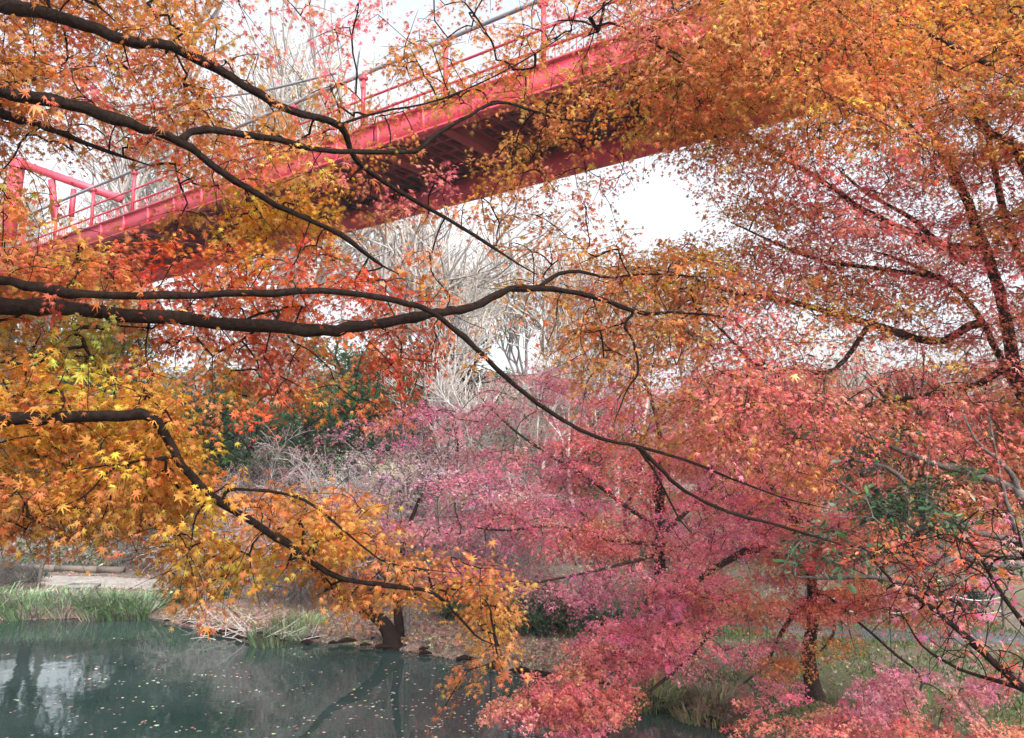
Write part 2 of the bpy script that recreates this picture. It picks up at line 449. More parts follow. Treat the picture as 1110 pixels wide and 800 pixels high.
def grow(root, limbs, picks, seed, leaf=.05, nleaf=14, L=.2, W=.07, tmpl=LEAF7, dY=.35, mat_leaf='leaf', mat_bark='bark', twig_px=1.1,
         flat=.3, sides=4, sag=.04, hue=.10, maxlink=1.6, tipdown=.5, bump=.09, vis_twigs=True, limb_name='limb', bias=0.0):
    rng = np.random.default_rng(seed)
    nodesP = []; nodesL = []; pxs = []; Ys = []; lid = []
    for k, l in enumerate(limbs):
        a = max(0, int(len(l.W) * .15))
        nodesP.append(l.W[a:]); nodesL += [k] * (len(l.W) - a)
        pxs.append(l.px[a:]); Ys.append(l.Y[a:]); lid += [k] * (len(l.W) - a)
    NP = np.concatenate(nodesP); PX = np.concatenate(pxs); YY = np.concatenate(Ys)
    NL = list(nodesL); NPar = [-1] * len(NP)
    pk = np.array([(x, y) for x, y, c in picks]); cc = [c for _, _, c in picks]
    d2 = ((pk[:, None, :] - PX[None]) ** 2).sum(-1)
    # depth: weighted from the nearest limb points
    idx = np.argsort(d2, axis=1)[:, :4]
    w = 1 / (np.take_along_axis(d2, idx, 1) + 400); w /= w.sum(1)[:, None]
    Y = (YY[idx] * w).sum(1) + bias + np.clip(rng.normal(0, dY, len(pk)), -2.2 * dY, 2.2 * dY)
    T = at(pk[:, 0], pk[:, 1], Y)
    ok = T[:, 2] > .12
    T = T[ok]; cc = [c for c, k in zip(cc, ok) if k]
    dmin = np.sqrt(((T[:, None, :] - NP[None]) ** 2).sum(-1)).min(1)
    order = np.argsort(dmin)
    cap = len(NP) + len(T) * 4 + 8
    P = np.zeros((cap, 3)); P[:len(NP)] = NP; n = len(NP)
    par = np.full(cap, -1); own = np.zeros(cap, int); own[:n] = NL; isl = np.zeros(cap, bool); isl[:n] = True
    cnt = np.zeros(cap); spr = []; links = []
    for t in order:
        q = T[t]; d = np.sqrt(((P[:n] - q) ** 2).sum(1))
        # prefer parents that lie nearer the limb; avoid backwards links
        j = int(np.argmin(d))
        a = P[j]; L0 = d[j]
        if L0 > maxlink and L0 > 0: pass
        mid = []
        u = (q - a)
        side = rng.normal(0, .07, 3) * L0
        prev = j
        start = n
        for f_ in (.33, .67):
            m_ = a + u * f_ + side * math.sin(math.pi * f_) + np.array([0, 0, 1]) * sag * L0 * math.sin(math.pi * f_) * 2
            P[n] = m_; par[n] = prev; own[n] = own[j]; prev = n; n += 1
        P[n] = q; par[n] = prev; own[n] = own[j]; e = n; n += 1
        spr.append((e, t)); links.append((j, start, start + 1, e))
    # pipe model
    for e, t in spr:
        k = e
        while k >= 0 and not isl[k]: cnt[k] += 1; k = par[k]
    wood = [Buf() for _ in limbs]; fol = [Buf() for _ in limbs]
    for k, l in enumerate(limbs):
        wood[k].tube(l.W + rng.normal(0, 1, l.W.shape) * l.r[:, None] * .16, l.r * (1 + .16 * np.maximum(0, rng.normal(-.3, 1, len(l.r)))), 10 if l.r[0] > .02 else 8, bump=bump, rng=rng)
    for (j, s0, s1, e) in links:
        base = P[j]
        dist = np.linalg.norm(P[e] - CAM)
        unit = twig_px / 2 / F * dist
        r = [unit * (1 + .32 * math.sqrt(max(cnt[x], 1) - 1)) for x in (s0, s0, s1, e)]
        if isl[j] : r[0] *= 1.25
        if not vis_twigs and cnt[e] < 2 and rng.random() < .5: continue
        wood[own[j]].tube(np.array([base, P[s0], P[s1], P[e]]), r, sides, cap=False)
    # sprays
    for k in range(len(limbs)):
        S = [(e, t) for e, t in spr if own[e] == k]
        if not S: continue
        E = np.array([e for e, _ in S]); pp = P[E]; dr = pp - P[par[E]]
        dr[:, 2] *= .5; dr[:, 2] -= .15 * np.linalg.norm(dr, axis=1)
        dr += rng.normal(0, .35, dr.shape) * np.linalg.norm(dr, axis=1)[:, None] * np.array([1, 1, .4])
        dr /= np.linalg.norm(dr, axis=1)[:, None] + 1e-9
        sd = np.cross(dr, [0, 0, 1.0]); sd /= np.linalg.norm(sd, axis=1)[:, None] + 1e-9
        ns = len(S); kk = nleaf
        Ls = L * np.exp(rng.normal(0, .25, ns))
        u = np.tile(np.arange(kk) / kk, (ns, 1)) + rng.normal(0, .06, (ns, kk))
        sg = np.where(np.arange(kk) % 2 == 0, 1, -1)[None, :] * np.ones((ns, 1))
        wv = W * (1.25 - .75 * np.abs(u - .35)) * rng.uniform(.25, 1.25, (ns, kk))
        up = rng.normal(0, 1, (ns, kk)) * L * flat * .5
        LP = pp[:, None, :] + dr[:, None, :] * ((u - .45) * Ls[:, None])[..., None] + sd[:, None, :] * (sg * wv)[..., None]
        LP[..., 2] += up - (u ** 2) * Ls[:, None] * .18
        tipd = dr[:, None, :] * .7 + sd[:, None, :] * (sg * rng.uniform(.2, 1.2, (ns, kk)))[..., None] + rng.normal(0, .35, (ns, kk, 3))
        tipd[..., 2] -= tipdown * rng.uniform(.2, 1.8, (ns, kk))
        nr = rng.normal(0, .55, (ns, kk, 3)); nr[..., 2] += 1
        sz = leaf * 1.08 * np.exp(rng.normal(0, .30, (ns, kk)))
        base = np.array([PAL[cc[t]] if not callable(cc[t]) else 0 for _, t in S])
        sprc = base * np.exp(rng.normal(0, .13, (ns, 1))) * np.exp(rng.normal(0, 1, (ns, 3)) * np.array([.05, hue * 2.0, .1]))
        col = np.repeat(sprc, kk, axis=0)
        col = jitter_col(col, ns * kk, rng, hue * .7, .16)
        add_leaves(fol[k], LP.reshape(-1, 3), tipd.reshape(-1, 3), nr.reshape(-1, 3), sz.ravel(), col, tmpl)
        if vis_twigs:
            for i in range(ns):
                r0 = twig_px * .45 / F * np.linalg.norm(pp[i] - CAM)
                e = pp[i] + dr[i] * Ls[i] * .85; e[2] -= .15 * Ls[i]
                wood[k].tube(np.array([pp[i], (pp[i] + e) / 2 + [0, 0, .02 * Ls[i]], e]), [r0, r0 * .8, r0 * .5], 3, cap=False)
    objs = []
    for k in range(len(limbs)):
        o = wood[k].build(limb_name, M[mat_bark], root)
        if fol[k].n: fol[k].build('foliage', M[mat_leaf], o)
        objs.append(o)
    return objs

# ---- the near maple whose boughs come in from the left
tA = np.array([-4.1, 3.5, 0]); tA[2] = ground_z(tA[0], tA[1]) - .05
rootA = thing('maple_tree', tA, 'near orange and golden maple whose dark boughs reach in from the left edge', 'maple tree')
b = Buf()
tp = smooth_path([tA, tA + [.05, .05, 1.0], tA + [.2, 0, 2.0], tA + [.3, .1, 3.2], tA + [.25, .2, 4.6], tA + [.4, .3, 6.2]], 5)
b.tube(tp, np.linspace(.19, .06, len(tp)) + .10 * np.exp(-np.arange(len(tp)) * .7), 12, cap=False, bump=.05, rng=np.random.default_rng(1))
b.build('trunk', M['bark'], rootA)
def trunkpt(z):
    i = int(np.argmin(abs(tp[:, 2] - z))); return tp[i]
LA = [
 Limb([(-40, -4, 3.5), (10, 6, 3.6), (75, 22, 3.7), (135, 43, 3.8), (185, 50, 3.9), (250, 84, 4.0), (310, 118, 4.2), (368, 137, 4.4), (385, 172, 4.6), (430, 206, 4.8), (500, 246, 5.0), (560, 285, 5.2), (588, 301, 5.3)], 15, 2.2, pre=[trunkpt(4.9), trunkpt(4.9) + [.7, 0, .25]]),
 Limb([(-30, 92, 3.5), (25, 104, 3.55), (75, 112, 3.6), (140, 133, 3.7), (195, 153, 3.8), (240, 187, 3.95), (300, 222, 4.1), (370, 255, 4.3), (408, 284, 4.5), (432, 297, 4.6)], 15, 3.0, pre=[trunkpt(4.4), trunkpt(4.5) + [.6, 0, .2]]),
 Limb([(197, 152, 3.8), (210, 142, 3.85), (240, 142, 3.9), (300, 152, 4.0), (350, 163, 4.15), (395, 165, 4.3), (450, 163, 4.5), (470, 148, 4.6), (500, 130, 4.7), (540, 111, 4.9), (580, 121, 5.1), (625, 131, 5.3), (690, 126, 5.6)], 9, 2.0),
 Limb([(-40, 300, 3.3), (0, 303, 3.35), (60, 315, 3.4), (130, 321, 3.5), (240, 319, 3.7), (350, 316, 3.95), (430, 326, 4.15), (468, 338, 4.3), (515, 377, 4.5), (559, 418, 4.7), (606, 453, 4.9), (650, 475, 5.1), (691, 484, 5.3), (740, 498, 5.5), (841, 537, 5.9), (900, 552, 6.2)], 11, 2.2, pre=[trunkpt(3.5), trunkpt(3.75) + [.6, 0, .05]]),
 Limb([(-40, 326, 3.6), (0, 330, 3.65), (60, 334, 3.7), (130, 341, 3.8), (270, 352, 4.0), (350, 358, 4.15), (404, 351, 4.3), (450, 343, 4.4), (481, 338, 4.45), (512, 332, 4.55), (552, 314, 4.7), (579, 313, 4.8), (620, 316, 4.95), (650, 324, 5.1), (694, 339, 5.3), (740, 339, 5.5), (800, 345, 5.8)], 19, 3.0, pre=[trunkpt(3.4), trunkpt(3.4) + [.6, .1, .12]]),
 Limb([(-40, 458, 3.2), (0, 454, 3.2), (60, 452, 3.25), (130, 451, 3.3), (164, 452, 3.3), (180, 474, 3.35), (200, 507, 3.4), (240, 545, 3.5), (300, 582, 3.65), (340, 610, 3.75), (372, 628, 3.85), (430, 636, 4.0), (475, 646, 4.15), (515, 688, 4.3), (540, 700, 4.4)], 16, 2.4, pre=[trunkpt(2.7), trunkpt(2.95) + [.6, 0, .1]]),
 Limb([(586, 310, 4.85), (606, 297, 4.95), (627, 294, 5.05), (660, 301, 5.2), (700, 297, 5.4), (780, 301, 5.7)], 6, 1.8),
 Limb([(687, 338, 5.3), (677, 353, 5.25), (686, 368, 5.25), (692, 402, 5.2), (681, 420, 5.2), (664, 462, 5.1)], 4.5, 1.5),
 Limb([(691, 484, 5.3), (715, 507, 5.35), (742, 532, 5.4), (790, 555, 5.5), (835, 567, 5.6), (882, 581, 5.8), (922, 594, 6.0)], 6, 2),
 Limb([(240, 545, 3.5), (255, 530, 3.5), (330, 542, 3.55), (390, 590, 3.6), (424, 611, 3.65), (500, 622, 3.75)], 4.5, 1.4),
 Limb([(190, 498, 3.4), (152, 499, 3.3), (118, 511, 3.25), (88, 540, 3.2), (30, 560, 3.2)], 4, 1.6),
 Limb([(370, 137, 4.4), (372, 134, 4.4), (410, 122, 4.5), (480, 107, 4.7), (560, 70, 4.9), (640, 20, 5.2)], 4, 1.2),
 Limb([(-40, 112, 3.9), (5, 124, 3.95), (34, 133, 4.0), (70, 146, 4.1), (105, 160, 4.2), (165, 180, 4.4)], 11, 3, pre=[trunkpt(4.2) + [.1, .05, 0], trunkpt(4.3) + [.6, .2, .2]]),
 Limb([(691, 484, 5.3), (712, 515, 5.35), (735, 560, 5.4), (752, 580, 5.4)], 4, 1.3),
]
for l in LA: l.r *= .84
mapA = [  # 40 px cells, first column x = -80, first row y = -80
 'OOOOOOPppPppppoooooOOO',
 'OOOOOOOpppppppooooDDDd',
 'OOOOOOOOppppppp.pppoDDd',
 'OOODODOodp.poDdDDdOoDDD',
 'OODOPkKOo.dp.DDDdDdDDDD',
 'OODDDKKOoDddd..dDDdDDdd',
 'DDddddoDDDDpd..Ddd.d...',
 'OOdd..doYYYppPoOOdd....',
 'OOo.oo.yYYYdoo.yyoo....',
 'OOKKOKRKRRrRoo..OOOOO..',
 'YOOOGYKKRKRKRroo.OOOO..',
 'YYYGGgKORKO.KKo..OOO...',
 'YYYYYYYoOKO.k....oO....',
]
blobsA = [(-20, 470, 90, 42, 'y', 1), (20, 538, 110, 32, 'o', 1), (110, 470, 90, 38, 'y', 1), (130, 535, 90, 28, 'y', 1), (60, 570, 110, 12, 'o', 1), (185, 490, 42, 42, 'y', 1), (212, 535, 38, 30, 'y', 1),
  (215, 588, 46, 24, 'y', 1), (192, 628, 32, 18, 'o', 1), (222, 645, 26, 9, 'o', 1), (258, 608, 40, 20, 'y', 1), (300, 550, 36, 20, 'o', 1), (330, 592, 58, 28, 'y', 1), (366, 558, 36, 26, 'o', 1), (398, 600, 44, 26, 'o', 1),
  (372, 638, 38, 12, 'o', .9), (430, 636, 48, 20, 'o', .9), (482, 622, 48, 20, 'o', .9), (532, 634, 30, 20, 'o', .9), (532, 668, 24, 18, 'o', .9), (538, 702, 18, 18, 'o', .9), (512, 738, 30, 14, 'o', .6), (470, 770, 16, 8, 'o', .7), (545, 745, 18, 8, 'o', .6),
  (-70, 500, 40, 80, 'o', .8), (282, 446, 18, 10, 'r', .6), (305, 430, 16, 8, 'k', .6), (420, 440, 26, 12, 'k', .9), (440, 395, 30, 30, 'r', .5)]
rng = np.random.default_rng(11)
picks = pick_map(mapA, -80, -86, 40, 40, 11.5, 3.2, rng)
picks += fill_blobs(blobsA, rng, .0078)
grow(rootA, LA, picks, 21, leaf=.0255, nleaf=31, L=.21, W=.08, dY=.26, bias=.46, hue=.10, twig_px=.8, flat=.35)

# ---- the big maple at the right edge
gB = np.array([6.7, 7.4, 0]); gB[2] = ground_z(gB[0], gB[1]) - .05
rootB = thing('maple_tree', gB, 'tall orange-pink maple with leaning dark stems along the right edge', 'maple tree')
b = Buf()
tq = smooth_path([gB, gB + [-.1, 0, .8], gB + [-.35, 0, 1.7], gB + [-.55, 0, 2.6]], 5)
b.tube(tq, np.linspace(.26, .15, len(tq)) + .12 * np.exp(-np.arange(len(tq)) * .6), 12, cap=False, bump=.05, rng=np.random.default_rng(2))
b.build('trunk', M['bark_mid'], rootB)
tb = tq[-1]
LB = [
 Limb([(1150, 480, 7.4), (1108, 425, 7.3), (1091, 350, 7.2), (1070, 275, 7.1), (1041, 203, 7.0), (1012, 145, 6.9), (995, 90, 6.8), (985, 20, 6.7), (975, -60, 6.6)], 12, 4, pre=[tb]),
 Limb([(1145, 470, 7.6), (1108, 429, 7.7), (1088, 395, 7.8), (1064, 348, 7.9), (1035, 312, 7.9), (985, 285, 7.9), (940, 270, 7.8)], 8, 2, pre=[tb]),
 Limb([(1150, 380, 7.3), (1120, 320, 7.3), (1101, 267, 7.3), (1088, 230, 7.3), (1076, 170, 7.3), (1060, 100, 7.2), (1050, 20, 7.1), (1040, -60, 7)], 8, 3, pre=[tb, tb + [0.1, 0, .6]]),
 Limb([(1066, 270, 7.1), (1030, 267, 7.0), (976, 247, 6.9), (929, 223, 6.8), (902, 203, 6.7), (858, 176, 6.6), (815, 150, 6.5), (770, 120, 6.4)], 8, 2),
 Limb([(1045, 285, 7.1), (1010, 257, 7.0), (987, 236, 7.2), (939, 209, 7.3), (905, 180, 7.3)], 6, 2),
 Limb([(1064, 348, 7.6), (1010, 370, 7.4), (943, 351, 7.1), (858, 327, 6.8), (791, 316, 6.5), (742, 299, 6.3), (700, 290, 6.2)], 8, 2),
 Limb([(1020, 300, 7.4), (960, 292, 7.4), (900, 285, 7.3), (848, 267, 7.2), (812, 250, 7.1), (790, 240, 7.0)], 5, 1),
 Limb([(943, 351, 7.1), (905, 400, 6.9), (860, 402, 6.8), (824, 398, 6.6), (781, 356, 6.4), (760, 338, 6.3)], 5, 2),
 Limb([(1160, 330, 6.6), (1110, 176, 6.3), (1091, 155, 6.2), (1060, 132, 6.1), (1057, 110, 6.1), (1030, 90, 6.0), (1007, 76, 6.0)], 9, 2.5, pre=[tb, tb + [.3, -.2, .8]]),
 Limb([(1170, 200, 6.2), (1110, 62, 5.9), (1071, 69, 5.8), (1003, 34, 5.6), (929, 14, 5.4), (882, 10, 5.3), (840, -20, 5.2)], 6, 2, pre=[tb, tb + [.3, -.3, .8], tb + [.3, -.5, 1.6]]),
 Limb([(929, 14, 5.4), (899, 0, 5.4), (943, 68, 5.5), (973, 118, 5.6), (1000, 150, 5.7)], 3.5, 1.5),
 Limb([(840, -20, 5.2), (811, 0, 5.2), (850, 60, 5.25), (885, 108, 5.3), (889, 165, 5.3)], 4, 1.5),
 Limb([(860, -10, 5.4), (875, 0, 5.5), (895, 55, 5.6), (919, 111, 5.7)], 3, 1.3),
 Limb([(770, 0, 5.6), (730, 20, 5.6), (745, 55, 5.6), (760, 88, 5.7), (772, 145, 5.8)], 3, 1.3),
 Limb([(1091, 398, 7.7), (1050, 420, 7.5), (990, 430, 7.2), (920, 440, 7.0), (850, 425, 6.8)], 7, 2),
]
mapB = [  # first column x = 640, first row y = -80
 '..oOOOOOOOOOOOOO',
 'oOOOODDDDDDOOOOO',
 '.pp.DDDDODOOOOPO',
 '.odDDDDODOOOOOPO',
 '.oDDDDDDOOPOOoPO',
 '.oDDDDooODOOPoPP',
 '...opPpoPkpOkoPP',
 '...opOPPPppPOppP',
 '...oOPPPPPPOPpOO',
 'ooOOOPOOPPPpPpOO',
 'o.OoPoOoOOPPOpOP',
 'ooOpPo..PPOPOPPP',
 '.oopPPPpPPPPOKPP',
 '..opPPPOPPPKPOPP',
 '.oo.oo..opPPPOPO',
 '..........ooooPP',
 '..............pp',
]
rng = np.random.default_rng(12)
picks = streaky(pick_map(mapB, 640, -80, 40, 40, 24, 9.0, rng), rng, 5, 32, 5, .18)
grow(rootB, LB, picks, 22, leaf=.0255, nleaf=42, L=.34, W=.15, tmpl=LEAF5, dY=.6, mat_bark='bark_mid', twig_px=.6, flat=.16, hue=.12, sides=3)

# ---- mid pink maple on the right bank
def simple_trunk(root, pts, r0, r1, mt, seed=5, flare=.5):
    p = smooth_path(pts, 6)
    b = Buf(); b.tube(p, np.linspace(r0, r1, len(p)) + r0 * flare * np.exp(-np.arange(len(p)) * .7), 12, cap=False, bump=.05, rng=np.random.default_rng(seed))
    b.build('trunk', M[mt], root); return p
gC = at_z(884, 748, .3); gC[2] = ground_z(gC[0], gC[1]) - .06
rootC = thing('maple_tree', gC, 'magenta pink maple on the right bank drooping over the water', 'maple tree')
tc = simple_trunk(rootC, [gC, gC + [-.05, .05, .6], gC + [.02, 0, 1.2], gC + [.05, .1, 1.9]], .105, .06, 'bark_mid')
YC = gC[1]
top = tc[-1]
LC = [
 Limb([(872, 610, YC), (820, 595, YC - .2), (770, 620, YC - .5), (720, 655, YC - .9), (670, 705, YC - 1.2), (620, 750, YC - 1.5), (580, 765, YC - 1.7)], 8, 2, pre=[top]),
 Limb([(770, 620, YC - .4), (770, 680, YC - .9), (740, 720, YC - 1.3), (690, 760, YC - 1.6), (650, 790, YC - 1.8)], 5, 1.5),
 Limb([(875, 600, YC), (860, 560, YC), (830, 520, YC + .2), (800, 490, YC + .4), (780, 460, YC + .6)], 6, 2, pre=[top]),
 Limb([(885, 600, YC), (920, 560, YC), (960, 530, YC), (1000, 520, YC + .2)], 6, 2, pre=[top]),
 Limb([(880, 640, YC - .1), (930, 650, YC - .4), (990, 660, YC - .7), (1050, 680, YC - .9)], 5, 1.6, pre=[tc[-6]]),
 Limb([(876, 650, YC - .1), (850, 680, YC - .5), (830, 720, YC - 1.0), (800, 745, YC - 1.2)], 5, 1.5, pre=[tc[-6]]),
 Limb([(890, 640, YC - .2), (960, 700, YC - 1.4), (1000, 740, YC - 2.2), (960, 775, YC - 2.6), (880, 785, YC - 2.7), (820, 790, YC - 2.6)], 2.6, 1, pre=[tc[-6]]),
 Limb([(895, 650, YC - .2), (905, 680, YC - .5), (890, 705, YC - .7), (860, 722, YC - .8)], 3, 1.2, pre=[tc[-8]]),
]
BC = [(575, 762, 26, 11, 'p', 16), (600, 752, 26, 13, 'm', 16), (632, 728, 34, 17, 'p', 26), (686, 688, 42, 24, 'm', 34), (655, 762, 24, 16, 'p', 20), (690, 724, 26, 14, 'm', 16), (628, 788, 16, 9, 'm', 9), (740, 655, 58, 26, 'm', 34), (800, 612, 68, 34, 'm', 48), (770, 698, 56, 16, 'm', 20), (830, 652, 55, 24, 'p', 26), (705, 650, 45, 14, 'v', 14),
      (855, 600, 45, 30, 'c', 26), (850, 560, 60, 26, 'm', 30), (790, 550, 60, 26, 'm', 26), (820, 520, 60, 20, 'c', 22), (900, 525, 60, 26, 'c', 26), (930, 580, 50, 24, 'c', 18),
      (780, 480, 60, 20, 'c', 18), (860, 480, 50, 18, 'c', 12), (900, 656, 55, 13, 'c', 20), (960, 652, 55, 11, 'c', 16), (1022, 664, 40, 12, 'c', 10), (975, 610, 60, 25, 'v', 12), (1050, 600, 60, 30, 'c', 18),
      (893, 690, 16, 22, 'o', 10), (862, 717, 32, 10, 'o', 12), (838, 742, 10, 18, 'm', 6), (835, 690, 30, 14, 'v', 10), (786, 722, 28, 8, 'm', 8), (880, 600, 34, 26, 'c', 26), (900, 636, 40, 12, 'c', 16),
      (975, 742, 28, 14, 'v', 9), (1000, 722, 14, 14, 'v', 6), (950, 762, 30, 9, 'v', 7), (830, 788, 55, 9, 'p', 11), (900, 787, 60, 9, 'p', 12), (980, 792, 60, 9, 'p', 12), (1060, 745, 45, 18, 'v', 9), (1080, 790, 40, 12, 'p', 9)]
rng = np.random.default_rng(13)
BC = [(a, b_, c, d, e, f_ * (.8 if b_ > 714 else 1)) for a, b_, c, d, e, f_ in BC]
grow(rootC, LC, streaky(pick_blobs(BC, rng, 1.8), rng, 5, 20, 3.5, -.46), 23, leaf=.026, nleaf=100, L=.28, W=.12, tmpl=LEAF3, dY=.4, bias=-.25, mat_bark='bark_mid', twig_px=.5, flat=.16, hue=.10, sides=3, tipdown=.35)

# ---- far pink maples behind
gD = at_z(716, 640, .8); gD[1] = 16.5; gD[0] = at(716, 640, 16.5)[0]; gD[2] = ground_z(gD[0], gD[1]) - .06
rootD = thing('maple_tree', gD, 'rosy maple behind the pond in the middle, its slim dark trunk bare', 'maple tree')
tdk = simple_trunk(rootD, [gD, gD + [0, 0, 1.2], gD + [.03, 0, 2.2], gD + [-.02, 0, 3.2]], .13, .08, 'bark')
td = tdk[-1]
LD = [
 Limb([(716, 560, 16.5), (714, 530, 16.5), (716, 480, 16.6), (705, 430, 16.8), (690, 400, 17)], 7, 2, pre=[tdk[-5]]),
 Limb([(716, 575, 16.4), (680, 550, 16.2), (640, 520, 16), (590, 490, 16), (550, 460, 16.2), (520, 430, 16.3)], 5, 1.5, pre=[tdk[-7]]),
 Limb([(714, 590, 16.3), (660, 585, 15.6), (600, 570, 15.0), (550, 575, 14.6), (500, 570, 14.4)], 5, 1.5, pre=[tdk[-8]]),
 Limb([(718, 580, 16.4), (760, 540, 16.2), (810, 500, 16), (860, 460, 16), (900, 440, 16)], 5, 1.5, pre=[tdk[-7]]),
 Limb([(714, 600, 16.2), (680, 610, 15.2), (640, 620, 14.4), (590, 630, 14), (540, 640, 13.8)], 4, 1.5, pre=[tdk[-9]]),
]
BD = [(440, 470, 60, 26, 'v', 12), (400, 510, 60, 26, 'w', 12), (470, 520, 60, 30, 'v', 16), (430, 560, 50, 20, 'v', 10), (545, 440, 55, 22, 'v', 16), (620, 452, 60, 22, 'm', 22), (690, 432, 45, 24, 'p', 16), (600, 410, 50, 12, 'v', 8), (570, 490, 80, 26, 'v', 34), (660, 495, 75, 28, 'p', 34), (740, 475, 60, 36, 'm', 32),
      (800, 440, 60, 30, 'c', 26), (860, 440, 50, 30, 'c', 16), (560, 525, 60, 20, 'w', 14), (620, 535, 70, 20, 'v', 22), (600, 565, 90, 22, 'm', 34), (690, 590, 80, 30, 'm', 44), (655, 582, 35, 22, 'c', 16),
      (560, 600, 60, 20, 'v', 18), (620, 632, 60, 18, 'v', 20), (720, 540, 50, 22, 'c', 18), (800, 490, 80, 34, 'm', 36), (480, 575, 50, 14, 'v', 12), (690, 640, 70, 16, 'v', 18), (520, 625, 40, 14, 'v', 8),
      (780, 570, 60, 26, 'v', 16), (500, 440, 30, 16, 'v', 6), (700, 400, 50, 14, 'm', 9), (760, 420, 50, 20, 'p', 12), (900, 470, 60, 30, 'c', 20)]
rng = np.random.default_rng(14)
grow(rootD, LD, streaky(pick_blobs(BD, rng, 1.6), rng, 5, 26, 4, -.18), 24, leaf=.040, nleaf=90, L=.52, W=.24, tmpl=LEAF3, dY=.8, mat_bark='bark_mid', twig_px=.5, flat=.2, hue=.10, sides=3, tipdown=.3)

# ------------------------------------------------------------------ generic branching plants
def branching(rng, h, levels, r0, spread=.6, kids=(3, 5), shrink=.68, up=.15, droop=0.0, stems=1, lean=.0, wob=.12, first=.35, minr=.004):
    """returns wood buffer and twig tips"""
    trunk = Buf(); wood = Buf(); tips = []
    def rec(p, d, L, r, lev, buf):
        n = 5 if lev == 0 else 4
        pts = [p]; dd = d.copy()
        for i in range(n - 1):
            dd = dd + rng.normal(0, wob, 3) + np.array([0, 0, up - droop * (lev / max(levels, 1)) * (i + 1) / n * 2])
            dd /= np.linalg.norm(dd)
            pts.append(pts[-1] + dd * L / (n - 1))
        pts = np.array(pts); r1 = max(minr * .6, r * .55)
        buf.tube(pts, np.linspace(r, r1, n), 8 if lev == 0 else (4 if lev == 1 else 3), cap=False)
        if lev >= levels: tips.append((pts[-1], dd)); tips.append((pts[-2], dd)); return
        k = rng.integers(kids[0], kids[1] + 1)
        for j in range(k):
            f_ = 1.0 if j == 0 else rng.uniform(first, .97)
            i = f_ * (n - 1); a = int(min(i, n - 2)); q = pts[a] + (pts[a + 1] - pts[a]) * (i - a)
            rv = rng.normal(0, 1, 3); rv -= rv @ dd * dd; rv /= np.linalg.norm(rv)
            nd = dd * (1 - spread * .4) + rv * spread * (0.45 if j == 0 else 1.0); nd /= np.linalg.norm(nd)
            rec(q, nd, L * shrink * rng.uniform(.8, 1.15), max(minr, r * (.62 if j else .72)), lev + 1, wood)
    for s in range(stems):
        d = np.array([rng.normal(0, lean), rng.normal(0, lean), 1.0]); d /= np.linalg.norm(d)
        rec(np.array([rng.normal(0, .05 * stems), rng.normal(0, .05 * stems), -.1]), d, h, r0, 0, trunk)
    return trunk, wood, tips

def tip_leaves(buf, tips, rng, per, spread, size, col, tmpl, hue=.12, flat=.6, cols=None):
    P = np.array([t[0] for t in tips]); P = np.repeat(P, per, 0)
    n = len(P); P = P + rng.normal(0, spread, (n, 3)) * np.array([1, 1, flat])
    tip = rng.normal(0, 1, (n, 3)); tip[:, 2] -= .3
    nr = rng.normal(0, .7, (n, 3)); nr[:, 2] += .8
    c = np.repeat(jitter_col(np.array(col), len(tips), rng, hue * .6, .15), per, 0)
    c = jitter_col(c, n, rng, hue, .15)
    add_leaves(buf, P, tip, nr, size * np.exp(rng.normal(0, .2, n)), c, tmpl)

def plant(name, label, cat, loc, rng, br, bark, leaves=None, group=None, crown='branches', leafmat='leaf'):
    root = thing(name, (0, 0, 0), label, cat, group)
    trunk, wood, tips = branching(rng, **br)
    trunk.build('trunk' if br.get('stems', 1) == 1 else 'stem', M[bark], root)
    wood.build(crown, M[bark], root)
    if leaves:
        fb = Buf()
        for lv in leaves: tip_leaves(fb, tips, rng, **lv)
        fb.build('foliage', M[leafmat], root)
    root.location = [float(v) for v in loc]
    return root

def on_ground(x, y, dz=0): return (x, y, float(ground_z(x, y)) + dz)
def gxy(px, Y): return float(at(px, 500, Y)[0])

# far tall bare trees: three kinds, copied
def where(px):
    return 'on the far left' if px < 180 else 'behind the left half of the bridge' if px < 420 else 'in the middle distance' if px < 720 else 'on the far right'
protos = []
for k in range(3):
    rg = np.random.default_rng(40 + k)
    protos.append(plant('bare_tree', 'tall pale bare winter tree', 'bare tree', (0, 0, 0), rg, dict(h=5.0 - .4 * k, levels=4, r0=.17, spread=.55 + .08 * k, kids=(4, 5), shrink=.70, up=.10, wob=.09, minr=.009), 'bark_pale',
                        leaves=[dict(per=(6, 1, 3)[k], spread=.32, size=.075, col=PAL['W'], tmpl=LEAF1)]))
spots = [(150, 34, 1.5, 0), (215, 40, 1.9, 1), (262, 31, 1.4, 2), (330, 38, 1.8, 0), (395, 33, 1.35, 1), (455, 36, 1.0, 2), (505, 29, .62, 1), (560, 41, .85, 0), (600, 34, .95, 2), (640, 38, 1.15, 1), (690, 33, .9, 0), (745, 40, 1.0, 2),
         (60, 36, 1.2, 1), (-10, 33, 1.1, 0), (110, 44, 1.4, 2), (840, 36, .55, 1), (930, 32, .6, 0), (1020, 38, .7, 2), (1100, 33, .7, 1), (300, 48, 1.4, 1), (420, 48, 1.0, 0), (520, 48, .8, 2), (585, 30, .62, 1), (478, 31, .8, 0), (622, 29, .6, 2), (665, 30, .66, 0)]
